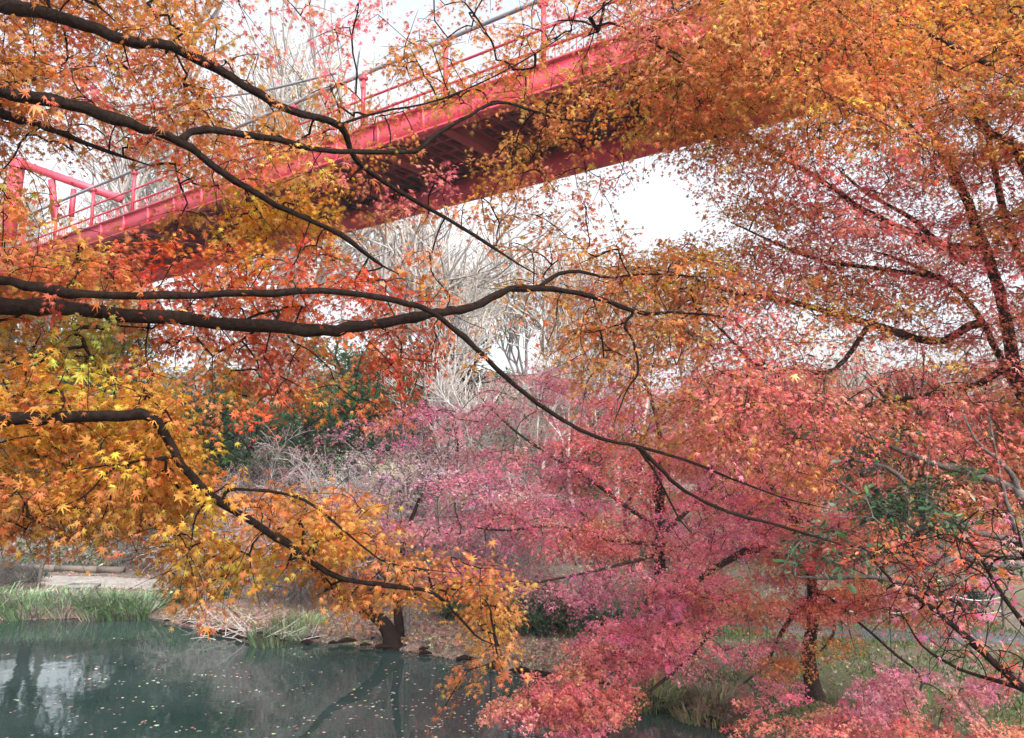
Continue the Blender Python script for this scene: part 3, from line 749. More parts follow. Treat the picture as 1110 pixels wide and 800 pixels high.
words = ['beside the golden leaves', 'the taller behind', 'nearer and twiggy', 'behind the grey cable', 'under the first red post', 'above the grey shrubs', 'short, leaning in front', 'in the haze below the bridge', 'just below the red pipe', 'right of the bright sky gap',
         'where the sky opens', 'behind the pink crowns', 'beyond the red post', 'at the very edge', 'farthest and tallest', 'seen through orange leaves', 'over the rope fence', 'behind the right stems', 'at the right edge', 'farthest behind the railing', 'far behind the bridge fascia', 'small and far behind the pipe', 'low under the bright sky gap', 'beside the blue-green evergreen', 'front one above the rosy crown', 'front one right of the sky gap']
for i, (px, Y, s, k) in enumerate(spots):
    first = not protos[k].get('used')
    o = protos[k] if first else copy_tree(protos[k])
    protos[k]['used'] = 1
    x = gxy(px, Y)
    o.location = on_ground(x, Y, -.1); o.scale = (s, s, s); o.rotation_euler = (0, 0, i * 2.1)
    tag(o, 'pale bare tree %s, %s' % (where(px), words[i]), 'bare tree', 'bare trees on the far slope')
for p_ in protos: 
    if 'used' in p_: del p_['used']
for o in COL.objects:
    if 'used' in o: del o['used']

# evergreens and other leafy trees on the slope
def leafy(label, cat, px, Y, h, col, seed, size=.11, per=9, spread=.3, name='evergreen_tree', z=None, bark='bark_mid', tm=LEAF3, lm='leaf', sp=.75):
    rg = np.random.default_rng(seed)
    o = plant(name, label, cat, (0, 0, 0), rg, dict(h=h * .36, levels=4, r0=h * .022, spread=sp, kids=(3, 5), shrink=.70, up=.06, first=.1, wob=.12, minr=.01), bark,
              leaves=[dict(per=per, spread=spread, size=size, col=col, tmpl=tm)], leafmat=lm)
    o.location = on_ground(gxy(px, Y), Y, -.1); o.rotation_euler = (0, 0, seed * 1.3)
    return o
leafy('dark evergreen tree left of centre behind the red leaves', 'evergreen tree', 352, 27, 8.2, PAL['G'], 61, per=16, size=.15)
leafy('blue-green evergreen at the far left behind the bridge post', 'evergreen tree', 45, 31, 11.5, PAL['B'], 62, per=14, size=.15)
leafy('mid green evergreen left of the grey shrubs', 'evergreen tree', 240, 28, 7.0, PAL['H'], 63, per=14, size=.14)
leafy('dark evergreen behind the golden leaves at the left edge', 'evergreen tree', 150, 27, 8, PAL['G'], 64, per=14, size=.15)
leafy('blurred green evergreen just under the bridge in mid distance', 'evergreen tree', 465, 33, 9.5, PAL['B'], 65, per=10, size=.14)
leafy('small green tree behind the middle orange twigs', 'evergreen tree', 640, 30, 4.6, PAL['H'], 66, per=6)
leafy('small yellow bush beside the dark evergreen', 'bush', 348, 21.5, 1.9, PAL['Y'], 67, name='yellow_bush', size=.06, spread=.1, z=1)  # bright yellow is the leaf colour itself
leafy('tall pale yellow tree behind the grey cable', 'yellow tree', 285, 42, 14, PAL['W'], 68, name='yellow_tree', size=.14, per=5, spread=.4, bark='bark_pale')
leafy('green evergreen behind the pink maples on the right', 'evergreen tree', 800, 27, 5.2, PAL['H'], 69)
leafy('olive tree far behind the rope fence', 'evergreen tree', 985, 25, 4.8, PAL['H'], 70, per=6)
leafy('dark tree behind the right stems', 'evergreen tree', 1090, 26, 6, PAL['G'], 71, per=6)
leafy('brick red maple far behind on the right slope', 'maple tree', 880, 24, 5.0, PAL['c'], 72, name='maple_tree', size=.07, per=12)
leafy('orange maple far behind at the right edge', 'maple tree', 1040, 21, 4.6, PAL['s'], 73, name='maple_tree', size=.07, per=12)
leafy('dull rose maple on the slope left of the middle', 'maple tree', 500, 24, 4.8, PAL['v'], 74, name='maple_tree', size=.07, per=8)
leafy('faded pink maple far behind the slim dark trunk', 'maple tree', 680, 25, 4.8, PAL['m'], 75, name='maple_tree', size=.07, per=10)
leafy('purple pink maple behind the grey limbs', 'maple tree', 770, 22, 4.6, PAL['v'], 76, name='maple_tree', size=.07, per=10)

# brush covering the slope
rng = np.random.default_rng(55)
b = Buf(); n = 150000
y = 23.5 + 62 * rng.random(n) ** 1.5; x = rng.uniform(-1.15, .85, n) * y; hgt = .9 * np.clip(.6 + .6 * vnoise(x * .8, y * .8), .1, 1.2)
P = np.stack([x, y, ground_z(x, y) + hgt * rng.random(n)], 1); tip = rng.normal(0, 1, (n, 3)); nr = rng.normal(0, 1, (n, 3))
cs = np.array([(.05, .08, .05), (.10, .12, .07), (.20, .16, .13), (.13, .10, .08), (.30, .27, .25), (.28, .12, .11)])[(rng.integers(0, 6, n) * (rng.random(n) < .5) + (np.floor(2.99 * (.5 + .5 * np.sin(x * .7 + np.sin(y * 1.1) * 2)))).astype(int) * (rng.random(n) < .7)) % 6]
add_leaves(b, P, tip, nr, rng.uniform(.06, .14, n) * (.6 + y / 45), jitter_col(cs, n, rng), LEAF1)
tag(b.build('undergrowth', M['dead_leaf']), 'low tangled undergrowth covering the slope behind the pond', 'undergrowth', kind='stuff')
# grey bare shrubs
shr = []
for k in range(3):
    rg = np.random.default_rng(80 + k)
    shr.append(plant('bare_shrub', 'x', 'bare shrub', (0, 0, 0), rg, dict(h=1.15, levels=4, r0=.035, spread=.75, kids=(4, 5), shrink=.72, up=.03, droop=.22, stems=4, lean=.45, wob=.18, minr=.0035), 'bark_pale' if k != 1 else 'bark_grey',
                     leaves=[dict(per=(1, 0, 3)[k], spread=.10, size=.036, col=PAL['wwv'[k]], tmpl=LEAF1)] if k != 1 else None))
sspots = [(255, 20.5, 1.0, 0, 'under the orange leaves'), (310, 22, 1.3, 1, 'in front of the evergreen'), (350, 20, 1.15, 2, 'below the yellow bush'), (400, 19.5, 1.35, 0, 'with arching white stems'), (440, 18.5, 1.25, 2, 'left of the rosy maple'), (480, 20.5, 1.5, 1, 'behind the rosy maple'),
          (430, 22.5, 1.6, 0, 'in the back row'), (285, 24, 1.4, 2, 'in the back row behind the left shrubs'), (515, 18.5, 1.1, 2, 'against the rosy leaves'), (30, 20.0, .42, 1, 'low and brown beside the grass'), (325, 18.0, .75, 1, 'low and nearest to the pond'), (560, 22, 1.3, 0, 'under the bright sky gap'), (210, 23, 1.1, 1, 'beside the dirt path')]
for i, (px, Y, s, k, w_) in enumerate(sspots):
    o = shr[k] if not shr[k].get('u') else copy_tree(shr[k])
    shr[k]['u'] = 1
    o.location = on_ground(gxy(px, Y), Y, -.05); o.scale = (s, s, s); o.rotation_euler = (0, 0, i * 1.7)
    tag(o, 'grey leafless shrub %s' % w_, 'bare shrub', 'bare grey shrubs on the far bank')
for o in COL.objects:
    if 'u' in o: del o['u']

# leaning dark trunk at the waterline
gE = at_z(428, 690, .2); gE[2] = ground_z(gE[0], gE[1]) - .05
rootE = thing('leaning_tree', gE, 'dark leaning forked tree at the waterline with a thin prop beside it', 'leaning tree')
Ye = gE[1]
b = Buf()
p = smooth_path(np.vstack([gE, at([418, 402, 385, 360, 330], [678, 665, 655, 640, 600], [Ye, Ye - .1, Ye - .2, Ye - .2, Ye])]), 5)
b.tube(p, np.linspace(.14, .05, len(p)) + .09 * np.exp(-np.arange(len(p)) * .6), 12, cap=False, bump=.06, rng=np.random.default_rng(6)); b.build('trunk', M['bark'], rootE)
b = Buf()
p = smooth_path(np.vstack([gE + [.1, .1, 0], at([432, 430, 433, 440, 455, 470], [670, 650, 620, 580, 540, 500], [Ye + .1, Ye + .2, Ye + .3, Ye + .8, Ye + 1.2, Ye + 1.5])]), 5)
b.tube(p, np.linspace(.10, .02, len(p)), 10, cap=False, bump=.06, rng=np.random.default_rng(7)); b.build('stem', M['bark'], rootE)
prop = Buf(); prop.tube(at([441, 442, 443], [688, 660, 620], [Ye - .1] * 3), .045, 8)
tag(prop.build('prop_pole', M['bark_grey']), 'thin upright grey pole beside the leaning dark trunk', 'pole')
# pale pinkish crown of that tree
LE = [Limb([(440, 580, Ye + .8), (430, 540, Ye + 1), (405, 510, Ye + 1.2), (375, 480, Ye + 1.4), (350, 470, Ye + 1.6)], 2.6, 1), Limb([(455, 540, Ye + 1.2), (470, 500, Ye + 1.5), (500, 470, Ye + 2), (520, 440, Ye + 2)], 2.6, 1),
      Limb([(446, 565, Ye + .9), (500, 560, Ye + 1), (540, 575, Ye + 1)], 2.2, 1)]
BE = [(420, 510, 60, 30, 'w', 12), (470, 470, 60, 26, 'v', 12), (480, 530, 60, 28, 'w', 16), (400, 560, 60, 24, 'w', 12), (520, 560, 50, 20, 'v', 8), (370, 480, 40, 20, 'w', 6), (440, 590, 60, 14, 'v', 9)]
grow(rootE, LE, pick_blobs(BE, np.random.default_rng(15), 1.0), 25, leaf=.036, nleaf=16, L=.55, W=.25, tmpl=LEAF3, dY=.6, mat_bark='bark_grey', twig_px=.8, flat=.3, sides=3, tipdown=.3)

# ---- grey limbed camellia on the right
gF = np.array([4.9, 6.0, 0]); gF[2] = ground_z(gF[0], gF[1]) - .05
rootF = thing('camellia_tree', gF, 'grey limbed evergreen with small glossy green leaves at the right edge', 'evergreen tree')
tf = simple_trunk(rootF, [gF, gF + [-.05, .1, .9], at(1150, 610, 6.2), at(1122, 570, 6.3)], .13, .10, 'bark_grey')
LF = [
 Limb([(1122, 570, 6.3), (1108, 537, 6.3), (1058, 513, 6.4), (1004, 500, 6.5), (943, 473, 6.6), (900, 452, 6.7), (865, 439, 6.8)], 10, 1.2),
 Limb([(1110, 590, 6.3), (1040, 570, 6.4), (997, 537, 6.5), (960, 506, 6.6), (910, 495, 6.7), (868, 473, 6.8), (838, 455, 6.9), (811, 439, 7)], 6, 1),
 Limb([(1120, 600, 6.2), (1095, 614, 6.2), (1060, 607, 6.2), (1027, 594, 6.3), (1000, 578, 6.4), (976, 560, 6.5), (935, 540, 6.6), (880, 505, 6.8), (808, 473, 7), (760, 473, 7.2)], 9, 1),
 Limb([(1122, 570, 6.3), (1108, 540, 6.3), (1090, 505, 6.3), (1060, 480, 6.3), (1040, 440, 6.4)], 7, 1),
 Limb([(1110, 600, 6.2), (1096, 560, 6.1), (1085, 520, 6.1), (1070, 440, 6.1)], 6, 1),
 Limb([(1006, 592, 6.3), (1004, 560, 6.3), (1005, 520, 6.3), (1008, 470, 6.3)], 3, 1),
 Limb([(1040, 600, 6.2), (985, 628, 6.2), (940, 625, 6.2), (895, 627, 6.3), (862, 625, 6.4)], 6, 2),
]
BF = [(958, 552, 32, 18, 'G', 24), (1010, 530, 22, 14, 'G', 9), (820, 440, 16, 8, 'G', 4), (885, 578, 26, 10, 'G', 7), (1020, 560, 30, 18, 'H', 9), (930, 500, 24, 14, 'G', 7), (905, 440, 14, 8, 'H', 3), (870, 470, 14, 8, 'G', 3),
      (890, 398, 20, 10, 'G', 3), (860, 600, 10, 20, 'G', 4), (900, 610, 24, 10, 'H', 5), (945, 600, 20, 12, 'G', 6), (1085, 610, 30, 10, 'G', 7), (975, 470, 16, 10, 'H', 3), (1060, 510, 20, 10, 'G', 3), (920, 540, 30, 12, 'G', 7), (940, 590, 40, 20, 'k', 6)]
grow(rootF, LF, pick_blobs(BF, np.random.default_rng(16), 1.8), 26, leaf=.045, nleaf=12, L=.16, W=.04, tmpl=OVAL, dY=.25, mat_bark='bark_grey', mat_leaf='gloss_leaf', twig_px=1.1, flat=.5, sides=3, tipdown=.1, hue=.05)

# ---- dark twiggy shrub in the lower right corner
gG = np.array([3.9, 5.1, 0]); gG[2] = ground_z(gG[0], gG[1]) - .05
rootG = thing('twiggy_shrub', gG, 'dark twiggy shrub with sparse dull red leaves in the lower right corner', 'shrub')
g1 = gG + [0, 0, .3]
LG = [
 Limb([(1180, 790, 5.2), (1110, 746, 5.3), (1078, 719, 5.3), (1030, 675, 5.4), (1000, 652, 5.5), (973, 635, 5.6), (940, 600, 5.7)], 8, 2, pre=[gG]),
 Limb([(1170, 760, 5.1), (1130, 700, 5.1), (1090, 650, 5.2), (1060, 600, 5.3), (1030, 560, 5.4)], 6, 1.5, pre=[gG]),
 Limb([(1180, 770, 5.3), (1140, 690, 5.3), (1115, 620, 5.3), (1100, 560, 5.3)], 6, 1.5, pre=[gG]),
 Limb([(1150, 770, 5.3), (1100, 745, 5.4), (1040, 725, 5.4), (1000, 700, 5.5), (975, 660, 5.6)], 4, 1.3),
]
BG = [(1020, 610, 60, 40, 'k', 60), (1070, 640, 50, 50, 'v', 55), (960, 600, 50, 30, 'k', 26), (1090, 700, 40, 40, 'k', 26), (1030, 690, 45, 30, 'v', 18), (985, 650, 35, 22, 'v', 16), (1040, 570, 50, 24, 'k', 22), (1090, 580, 40, 40, 'v', 20)]
grow(rootG, LG, pick_blobs(BG, np.random.default_rng(17), .8), 27, leaf=.03, nleaf=5, L=.22, W=.06, tmpl=LEAF5, dY=.35, mat_bark='bark', twig_px=.9, flat=.5, sides=3, sag=.02)

# ------------------------------------------------------------------ red bridge
ZT = CAM[2] + 6.8                                # top of the near edge beam
def on_line(px, py, z): return at_z(px, py, z)
pA = on_line(60, 264, ZT); pB = on_line(600, 72, ZT)
bd = (pA - pB); bd[2] = 0; bd /= np.linalg.norm(bd)       # towards the far left end
bn = np.array([-bd[1], bd[0], 0]); 
if bn[1] < 0: bn = -bn                                     # across the deck, away from the camera
far_pt = on_line(740, 158, ZT - .75)
width = float((far_pt - pB) @ bn)
L0 = float((on_line(1000, -60, ZT) - pB) @ bd) - 10; L1 = float((on_line(60, 264, ZT) - pB) @ bd) + 10
def BM(v): 
    v = np.asarray(v, float); return pB + v[:, 0:1] * bd + v[:, 1:2] * bn + v[:, 2:3] * np.array([0, 0, 1.0])
rootH = thing('footbridge', pB + bd * L1 - [0, 0, 0], 'red steel footbridge crossing overhead from the left to the top right', 'bridge')
rootH.location[2] = float(ground_z(rootH.location[0], rootH.location[1]))
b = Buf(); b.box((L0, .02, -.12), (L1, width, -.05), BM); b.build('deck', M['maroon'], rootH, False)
for y0 in (-.12, width + .02):
    b = Buf(); b.box((L0, y0, -.46), (L1, y0 + .10, 0), BM); b.box((L0, y0 - .08, -.50), (L1, y0 + .16, -.46), BM); b.box((L0, y0 - .06, 0.002), (L1, y0 + .14, .04), BM)
    xx = L0 + .4
    while xx < L1: b.box((xx, y0 - .05, -.458), (xx + .02, y0 + .128, -.003), BM); xx += 1.2
    b.build('edge_beam', M['red_paint'], rootH, False)
for y0 in (width - .25,):
    b = Buf(); b.tube(BM(np.array([[L0, y0, -.62], [(L0 + L1) / 2, y0, -.62], [L1, y0, -.62]])), .25, 20, cap=False)
    b.build('tube_girder', M['red_paint'], rootH)
x = L0 + .4
first = None
while x < L1:
    if first is None:
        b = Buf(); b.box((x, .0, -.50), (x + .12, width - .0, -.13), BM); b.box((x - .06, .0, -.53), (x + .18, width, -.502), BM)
        first = b.build('cross_beam', M['red_dark'], rootH, False); x0_ = x
    else:
        c = first.copy(); COL.objects.link(c); c.location = Vector(bd * (x - x0_)) 
    x += 1.75
b = Buf()
x = L0 + .2
while x < L1: b.box((x, .0, -.22), (x + .05, width, -.122), BM); x += .29
for yy in np.linspace(.35, width - .35, 5): b.box((L0, yy, -.20), (L1, yy + .05, -.124), BM)
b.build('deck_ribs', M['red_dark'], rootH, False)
for y0 in (-.07, width + .07):
    b = Buf()
    for z, r in ((.34, .026), (.70, .026)):
        b.tube(BM(np.array([[L0, y0, z], [0, y0, z], [L1, y0, z]])), r, 8)
    x = L0 + .1
    while x < L1: b.box((x, y0 - .006, .05), (x + .012, y0 + .006, .33), BM); x += .14
    rl = b.build('railing', M['red_paint'], rootH, False)
    b = Buf(); b.tube(BM(np.array([[L0, y0, 1.25], [0, y0, 1.25], [L1, y0, 1.25]])), .042, 10); b.build('handrail', M['steel'], rl)
    x = L0 + .3; f0 = None
    while x < L1:
        if f0 is None:
            b = Buf(); b.box((x, y0 - .04, .03), (x + .06, y0 + .03, 1.22), BM); b.box((x - .03, y0 - .06, 1.12), (x + .12, y0 + .06, 1.19), BM)
            f0 = b.build('post', M['red_paint'], rl, False); xf = x
        else: c = f0.copy(); COL.objects.link(c); c.location = Vector(bd * (x - xf))
        x += 2.2
# end frame with sloping rail, and the pier beyond the left edge
b = Buf()
e = float((on_line(18, 262, ZT) - pB) @ bd)
Yf = (pB + bd * e)[1]
P0 = at(8, 262, Yf); P1 = at(20, 172, Yf); P2 = at(38, 182, Yf); P3 = at(132, 216, Yf)
def beam(b, a, c, w, h):
    a = np.asarray(a); c = np.asarray(c); t = (c - a) / np.linalg.norm(c - a); s = np.cross(t, [0, 1, 0.01]); s /= np.linalg.norm(s); q = np.cross(s, t)
    def MM(v): return a + v[:, 0:1] * t + v[:, 1:2] * s + v[:, 2:3] * q
    b.box((0, -w / 2, -h / 2), (np.linalg.norm(c - a), w / 2, h / 2), MM)
beam(b, P0, P1, .34, .26); beam(b, P1 + [.05, 0, -.15], P3, .22, .2); beam(b, at(60, 240, Yf), at(56, 195, Yf), .16, .14); beam(b, at(77, 235, Yf), at(80, 205, Yf), .12, .12)
b.build('end_frame', M['red_paint'], rootH, False)
b = Buf()
for y0 in (.1, width - .5): 
    b.box((L1 - 1.0, y0, -11), (L1 - .4, y0 + .45, -.55), BM)
b.box((L1 - 1.05, -.2, -.95), (L1 - .35, width + .2, -.56), BM)
b.build('pier', M['timber'], rootH, False)

# sagging cable behind
b = Buf()
p = smooth_path(at([60, 120, 180, 270, 365], [118, 116, 110, 101, 79], [20, 19, 18, 16.5, 15]), 5)
b.tube(p, .028, 8)
b2 = b.build('overhead_cable', M['steel']); tag(b2, 'grey cable sagging above the bridge railing at upper left', 'cable')

# ------------------------------------------------------------------ banks: grass, litter, small things
def blades(b, rng, cx, cy, n, rad, h, col, lean=.5, w=.012):
    a = rng.random(n) * 2 * np.pi; r = rad * np.sqrt(rng.random(n))
    x = cx + r * np.cos(a); y = cy + r * np.sin(a); z = ground_z(x, y) - .02
    z = np.maximum(z, .0)
    d = np.stack([np.cos(a), np.sin(a)], 1) * (.3 + r / (rad + 1e-6))[:, None] * lean + rng.normal(0, .3, (n, 2)) * lean
    H = h * np.exp(rng.normal(0, .25, n))
    s = np.stack([-np.sin(a + .9), np.cos(a + .9), 0 * a], 1) * w
    P0 = np.stack([x, y, z], 1)
    P1 = P0 + np.stack([d[:, 0] * H * .35, d[:, 1] * H * .35, H * .6], 1)
    P2 = P0 + np.stack([d[:, 0] * H * 1.0, d[:, 1] * H * 1.0, H * (.92 - .3 * np.hypot(d[:, 0], d[:, 1]))], 1)
    V = np.stack([P0 - s, P0 + s, P1 + s * .8, P1 - s * .8, P2 + s * .1, P2 - s * .1], 1)
    q = np.array([[0, 1, 2, 3], [3, 2, 4, 5]])
    Q = (np.arange(n)[:, None, None] * 6 + q).reshape(-1, 4)
    b.add(V, Q, np.repeat(jitter_col(np.array(col), n, rng, .1, .25), 6, 0))
rng = np.random.default_rng(31)
b = Buf()
for i in range(46):
    px = rng.uniform(-60, 168); Yb = at_z(px, 664, .12)[1] + rng.uniform(-.1, 1.0)
    blades(b, rng, gxy(px, Yb), Yb, 110, .35, rng.uniform(.28, .46), (.13, .21, .10) if rng.random() < .55 else (.27, .29, .21), .95)
tag(b.build('waterside_grass', M['blade']), 'long arching green grass along the left edge of the pond', 'grass', kind='stuff')
for (px, py, n, rad, h, col, lab) in [(300, 688, 300, .5, .32, (.15, .19, .11), 'small green grass tuft on the bank left of the leaning trunk'),
                                      (325, 680, 240, .45, .28, (.2, .24, .11), 'pale green grass tuft beside the leaning trunk'),
                                      (770, 764, 700, .5, .17, (.24, .21, .13), 'dry straw coloured grass tuft at the right waterline'),
                                      (700, 752, 400, .45, .28, (.20, .22, .10), 'yellow green grass tuft under the pink boughs')]:
    b = Buf(); p = at_z(px, py, .15); blades(b, rng, p[0], p[1], n, rad, h, col, .6); tag(b.build('grass_tuft', M['blade']), lab, 'grass tuft')
# short turf on the right bank
b = Buf(); n = 26000
x = rng.uniform(1.5, 9, n); y = rng.uniform(8, 17, n); k = (pond_sd(x, y) > .15) & (vnoise(x * 1.1, y * 1.3) + rng.normal(0, .25, n) > -.05)
x = x[k]; y = y[k]; n = len(x); a = rng.random(n) * 6.28; H = rng.uniform(.03, .08, n)
P0 = np.stack([x, y, ground_z(x, y) - .005], 1); s = np.stack([np.cos(a), np.sin(a), 0 * a], 1) * .012; T = P0 + np.stack([rng.normal(0, .03, n), rng.normal(0, .03, n), H], 1)
V = np.stack([P0 - s, P0 + s, T + s * .2, T - s * .2], 1)
b.add(V, np.arange(4 * n).reshape(-1, 4), np.repeat(jitter_col(np.array((.085, .13, .035)), n, rng, .12, .3), 4, 0))
tag(b.build('turf', M['blade']), 'thin mossy green grass on the right bank', 'grass', kind='stuff')
# fallen leaves on the ground
b = Buf(); n = 42000
x = rng.uniform(-15, 9, n); y = rng.uniform(7, 24, n); k = pond_sd(x, y) > .05
x = x[k]; y = y[k]
t = rng.random(30000); i = (t * (len(shore) - 1)).astype(int); f_ = t * (len(shore) - 1) - i; sh = np.array(shore)
ex = sh[i] + (sh[i + 1] - sh[i]) * f_[:, None] + rng.exponential(.9, (len(t), 1)) * np.array([[.15, 1.0]]) - [0, .1]
ex = ex[pond_sd(ex[:, 0], ex[:, 1]) > -.05]; x = np.concatenate([x, ex[:, 0]]); y = np.concatenate([y, ex[:, 1]]); n = len(x)
P = np.stack([x, y, np.maximum(ground_z(x, y), .0) + .012], 1); tip = rng.normal(0, 1, (n, 3)); tip[:, 2] = abs(tip[:, 2]) * .5; nr = rng.normal(0, .7, (n, 3)); nr[:, 2] += 1
cs = np.array([(.26, .17, .13), (.26, .19, .16), (.36, .17, .13), (.18, .12, .09), (.46, .30, .18), (.30, .25, .23)])[rng.integers(0, 6, n)]
add_leaves(b, P, tip, nr, rng.uniform(.03, .062, n), jitter_col(cs, n, rng), LEAF3)
tag(b.build('fallen_leaves', M['dead_leaf']), 'brown and pink fallen leaves strewn over the banks', 'leaf litter', kind='stuff')
# leaves floating on the pond, in drifts
b = Buf(); P = []
for i in range(150):
    c = at_z(rng.uniform(-10, 600), 690 + 120 * rng.random() ** .8, 0)
    m_ = rng.integers(1, 5); ang = rng.normal(0, .2)
    for j in range(m_): P.append(c + [rng.normal(0, .16), rng.normal(0, .05), 0])
for i in range(160):
    c = at_z(rng.uniform(380, 560), 705 + 90 * rng.random(), 0); P.append(c)
P = np.array(P); P = P[pond_sd(P[:, 0], P[:, 1]) < -.03]; n = len(P); P[:, 2] = .006
tip = rng.normal(0, 1, (n, 3)); tip[:, 2] = 0; nr = rng.normal(0, .05, (n, 3)); nr[:, 2] += 1
cs = np.array([(.5, .4, .34), (.42, .32, .3), (.5, .24, .18), (.55, .48, .42)])[rng.integers(0, 4, n)]
add_leaves(b, P, tip, nr, rng.uniform(.028, .06, n), jitter_col(cs, n, rng), LEAF5)
tag(b.build('floating_leaves', M['dead_leaf']), 'pale fallen leaves floating in small drifts on the dark pond', 'floating leaves', kind='stuff')

# low bushes under the pink maples
def bush(label, px, Y, h, col, seed, per=8, size=.05, name='low_bush'):
    rg = np.random.default_rng(seed)
    o = plant(name, label, 'bush', (0, 0, 0), rg, dict(h=h * .5, levels=3, r0=.02, spread=.9, kids=(3, 5), shrink=.68, up=.02, stems=6, lean=.7, first=.2, wob=.2, minr=.003), 'bark_mid',
              leaves=[dict(per=per, spread=.07, size=size, col=col, tmpl=OVAL)], leafmat='gloss_leaf')
    o.location = on_ground(gxy(px, Y), Y, -.03)
    return o
bush('dark rounded bush under the pink maples in the middle', 588, 15.2, .95, PAL['G'], 91)
bush('second dark bush just right of the rounded one', 622, 15.4, .8, PAL['B'], 92)
bush('green bush behind the leaning trunk', 505, 16.5, .8, PAL['H'], 93)
bush('low green bush left of the grey shrubs', 225, 19, .9, PAL['H'], 94)
bush('small dark bush on the path verge far left', 20, 21, .7, PAL['B'], 95)
bush('yellow green bush behind the rope fence', 956, 16.8, .75, PAL['Y'], 96)
bush('dark green bush at the right end of the rope fence', 1010, 16.2, 1.1, PAL['B'], 97)
bush('small green bush in the gap between pink crowns', 745, 15, 1.2, PAL['H'], 98)

# small trees beyond the rope fence
for (px, Y, lab, sd) in [(938, 17.5, 'slim grey tree just behind the rope fence', 101), (981, 17.0, 'thin dark tree right of the slim grey one by the rope', 102), (925, 20, 'farther thin tree left of the slim grey one', 103)]:
    o = plant('slim_tree', lab, 'tree', (0, 0, 0), np.random.default_rng(sd), dict(h=2.0, levels=4, r0=.10, spread=.5, kids=(3, 4), shrink=.7, up=.1, wob=.08, minr=.005), 'bark_grey' if sd != 102 else 'bark',
              leaves=[dict(per=2, spread=.12, size=.05, col=PAL['c'], tmpl=LEAF3)])
    o.location = on_ground(gxy(px, Y), Y, -.05)
# rope fence
fx = [(868, 15.4), (905, 15.3), (944, 15.2), (980, 15.1), (1024, 15.0), (1075, 14.9)]
rf = thing('rope_fence', on_ground(gxy(905, 15.3), 15.3), 'low rope fence on short posts at the back of the right bank', 'fence')
tops = []
for px, Y in fx:
    g_ = np.array(on_ground(gxy(px, Y), Y)); b = Buf(); b.tube(np.array([g_ - [0, 0, .1], g_ + [0, 0, .35], g_ + [0, 0, .62]]), .035, 8)
    b.build('post', M['timber'], rf); tops.append(g_)
b = Buf()
for z in (.28, .52):
    for a_, c_ in zip(tops[:-1], tops[1:]):
        t = np.linspace(0, 1, 7)[:, None]; q = a_ + (c_ - a_) * t + [0, 0, z]; q[:, 2] -= .07 * np.sin(np.pi * t[:, 0]); b.tube(q, .012, 5, cap=False)
b.build('rope', M['rope'], rf)

# left bank: timber edging, stump post, stone, blue sheet, fallen branches
b = Buf()
pts = [(-40, 23.9), (20, 23.7), (70, 23.2), (115, 22.9), (142, 22.7)]
for (p0, y0_), (p1, y1_) in zip(pts[:-1], pts[1:]):
    a_ = np.array(on_ground(gxy(p0, y0_), y0_)); c_ = np.array(on_ground(gxy(p1, y1_), y1_)); beam(b, a_ + [0, 0, .1], c_ + [-.03, 0, .1], .16, .2)
tag(b.build('timber_edging', M['timber'], smooth=False), 'weathered timber edging behind the dirt path on the left bank', 'edging')
b = Buf(); g_ = np.array(on_ground(gxy(51, 20.6), 20.6)); b.tube(np.array([g_ - [0, 0, .1], g_ + [.05, 0, .4], g_ + [.14, 0, .85]]), [.06, .05, .045], 8)
tag(b.build('wooden_stake', M['bark_grey']), 'short tilted grey stake beside the dirt path', 'stake')
b = Buf(); g_ = np.array(on_ground(gxy(98, 19.8), 19.8))
b.box((-.3, -.18, 0), (.3, .18, .16), lambda v: v * [1 + 0, 1, 1] + g_); b.box((-.36, -.22, .162), (.36, .22, .23), lambda v: v + g_)
tag(b.build('stone_block', M['stone'], smooth=False), 'low grey stone slab on the dirt path at left', 'stone')
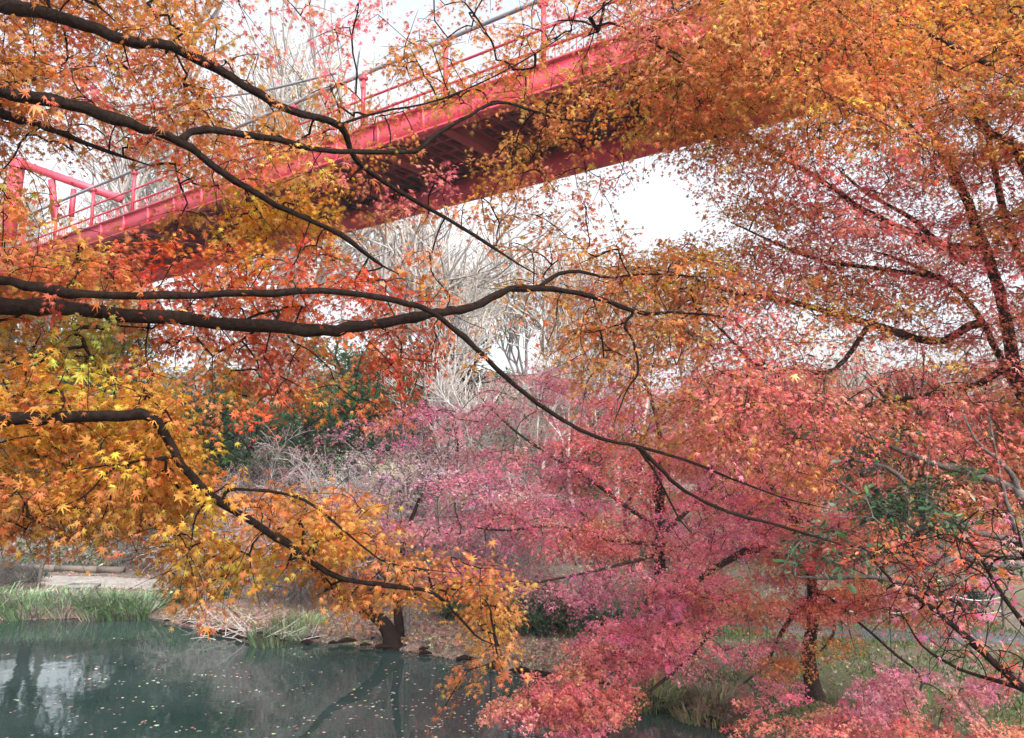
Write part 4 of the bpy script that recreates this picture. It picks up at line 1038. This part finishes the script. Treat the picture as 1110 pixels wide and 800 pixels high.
b = Buf(); g_ = np.array(on_ground(gxy(155, 24.6), 24.6)); b.box((-.75, -.2, .3), (.75, .2, .42), lambda v: v + g_); b.box((-.6, -.1, -.1), (-.5, .1, .3), lambda v: v + g_); b.box((.5, -.1, -.1), (.6, .1, .3), lambda v: v + g_)
tag(b.build('low_bench', M['blue_tin'], smooth=False), 'pale blue low bench behind the golden leaves', 'bench')
rng = np.random.default_rng(77)
b = Buf()
for i in range(90):
    px = rng.uniform(215, 345); py = rng.uniform(672, 694); p0 = at_z(px, py, .08); a_ = rng.random() * 6.28; Lb = rng.uniform(.25, .9)
    d = np.array([math.cos(a_) * .8, math.sin(a_) * .5, rng.uniform(0, .5)]); q = p0 + d * Lb * np.array([[0], [.5], [1]]) + rng.normal(0, .03, (3, 3)); q[:, 2] = np.maximum(q[:, 2], .02)
    b.tube(q, [.009, .007, .004], 4, cap=False)
tag(b.build('fallen_twigs', M['bark_pale']), 'tangle of pale dead twigs at the waterline left of the leaning trunk', 'dead twigs', kind='stuff')
b = Buf()
sp = np.array(shore_px, float)
for i in range(75):
    px = rng.uniform(175, 800); py = np.interp(px, sp[:, 0], sp[:, 1]) + rng.uniform(-6, 3); p0 = at_z(px, py, .05); b.tube(p0 + np.array([[0, 0, 0], [.12, 0, .03], [.28, .03, 0]]) * rng.uniform(.4, 1.5), np.array([.03, .045, .02]) * rng.uniform(.4, 1.3), 6, cap=False)
tag(b.build('shore_roots', M['bark']), 'dark roots and debris along the waterline', 'roots', kind='stuff')

# ------------------------------------------------------------------ thin volume added to lift the blacks and pale the distance
b = Buf(); b.box((-120, -12, -2.2), (120, 130, 46))
hm = bpy.data.materials.new('added haze'); hm.use_nodes = True; hn = hm.node_tree
hn.nodes.remove(hn.nodes['Principled BSDF'])
pv = hn.nodes.new('ShaderNodeVolumePrincipled'); pv.inputs['Density'].default_value = .0012; pv.inputs['Color'].default_value = (.93, .95, 1, 1); pv.inputs['Anisotropy'].default_value = .2
hn.links.new(pv.outputs[0], hn.nodes['Material Output'].inputs['Volume'])
tag(b.build('haze', hm, smooth=False), 'thin haze added over the pond to pale the distance', 'haze', kind='stuff')
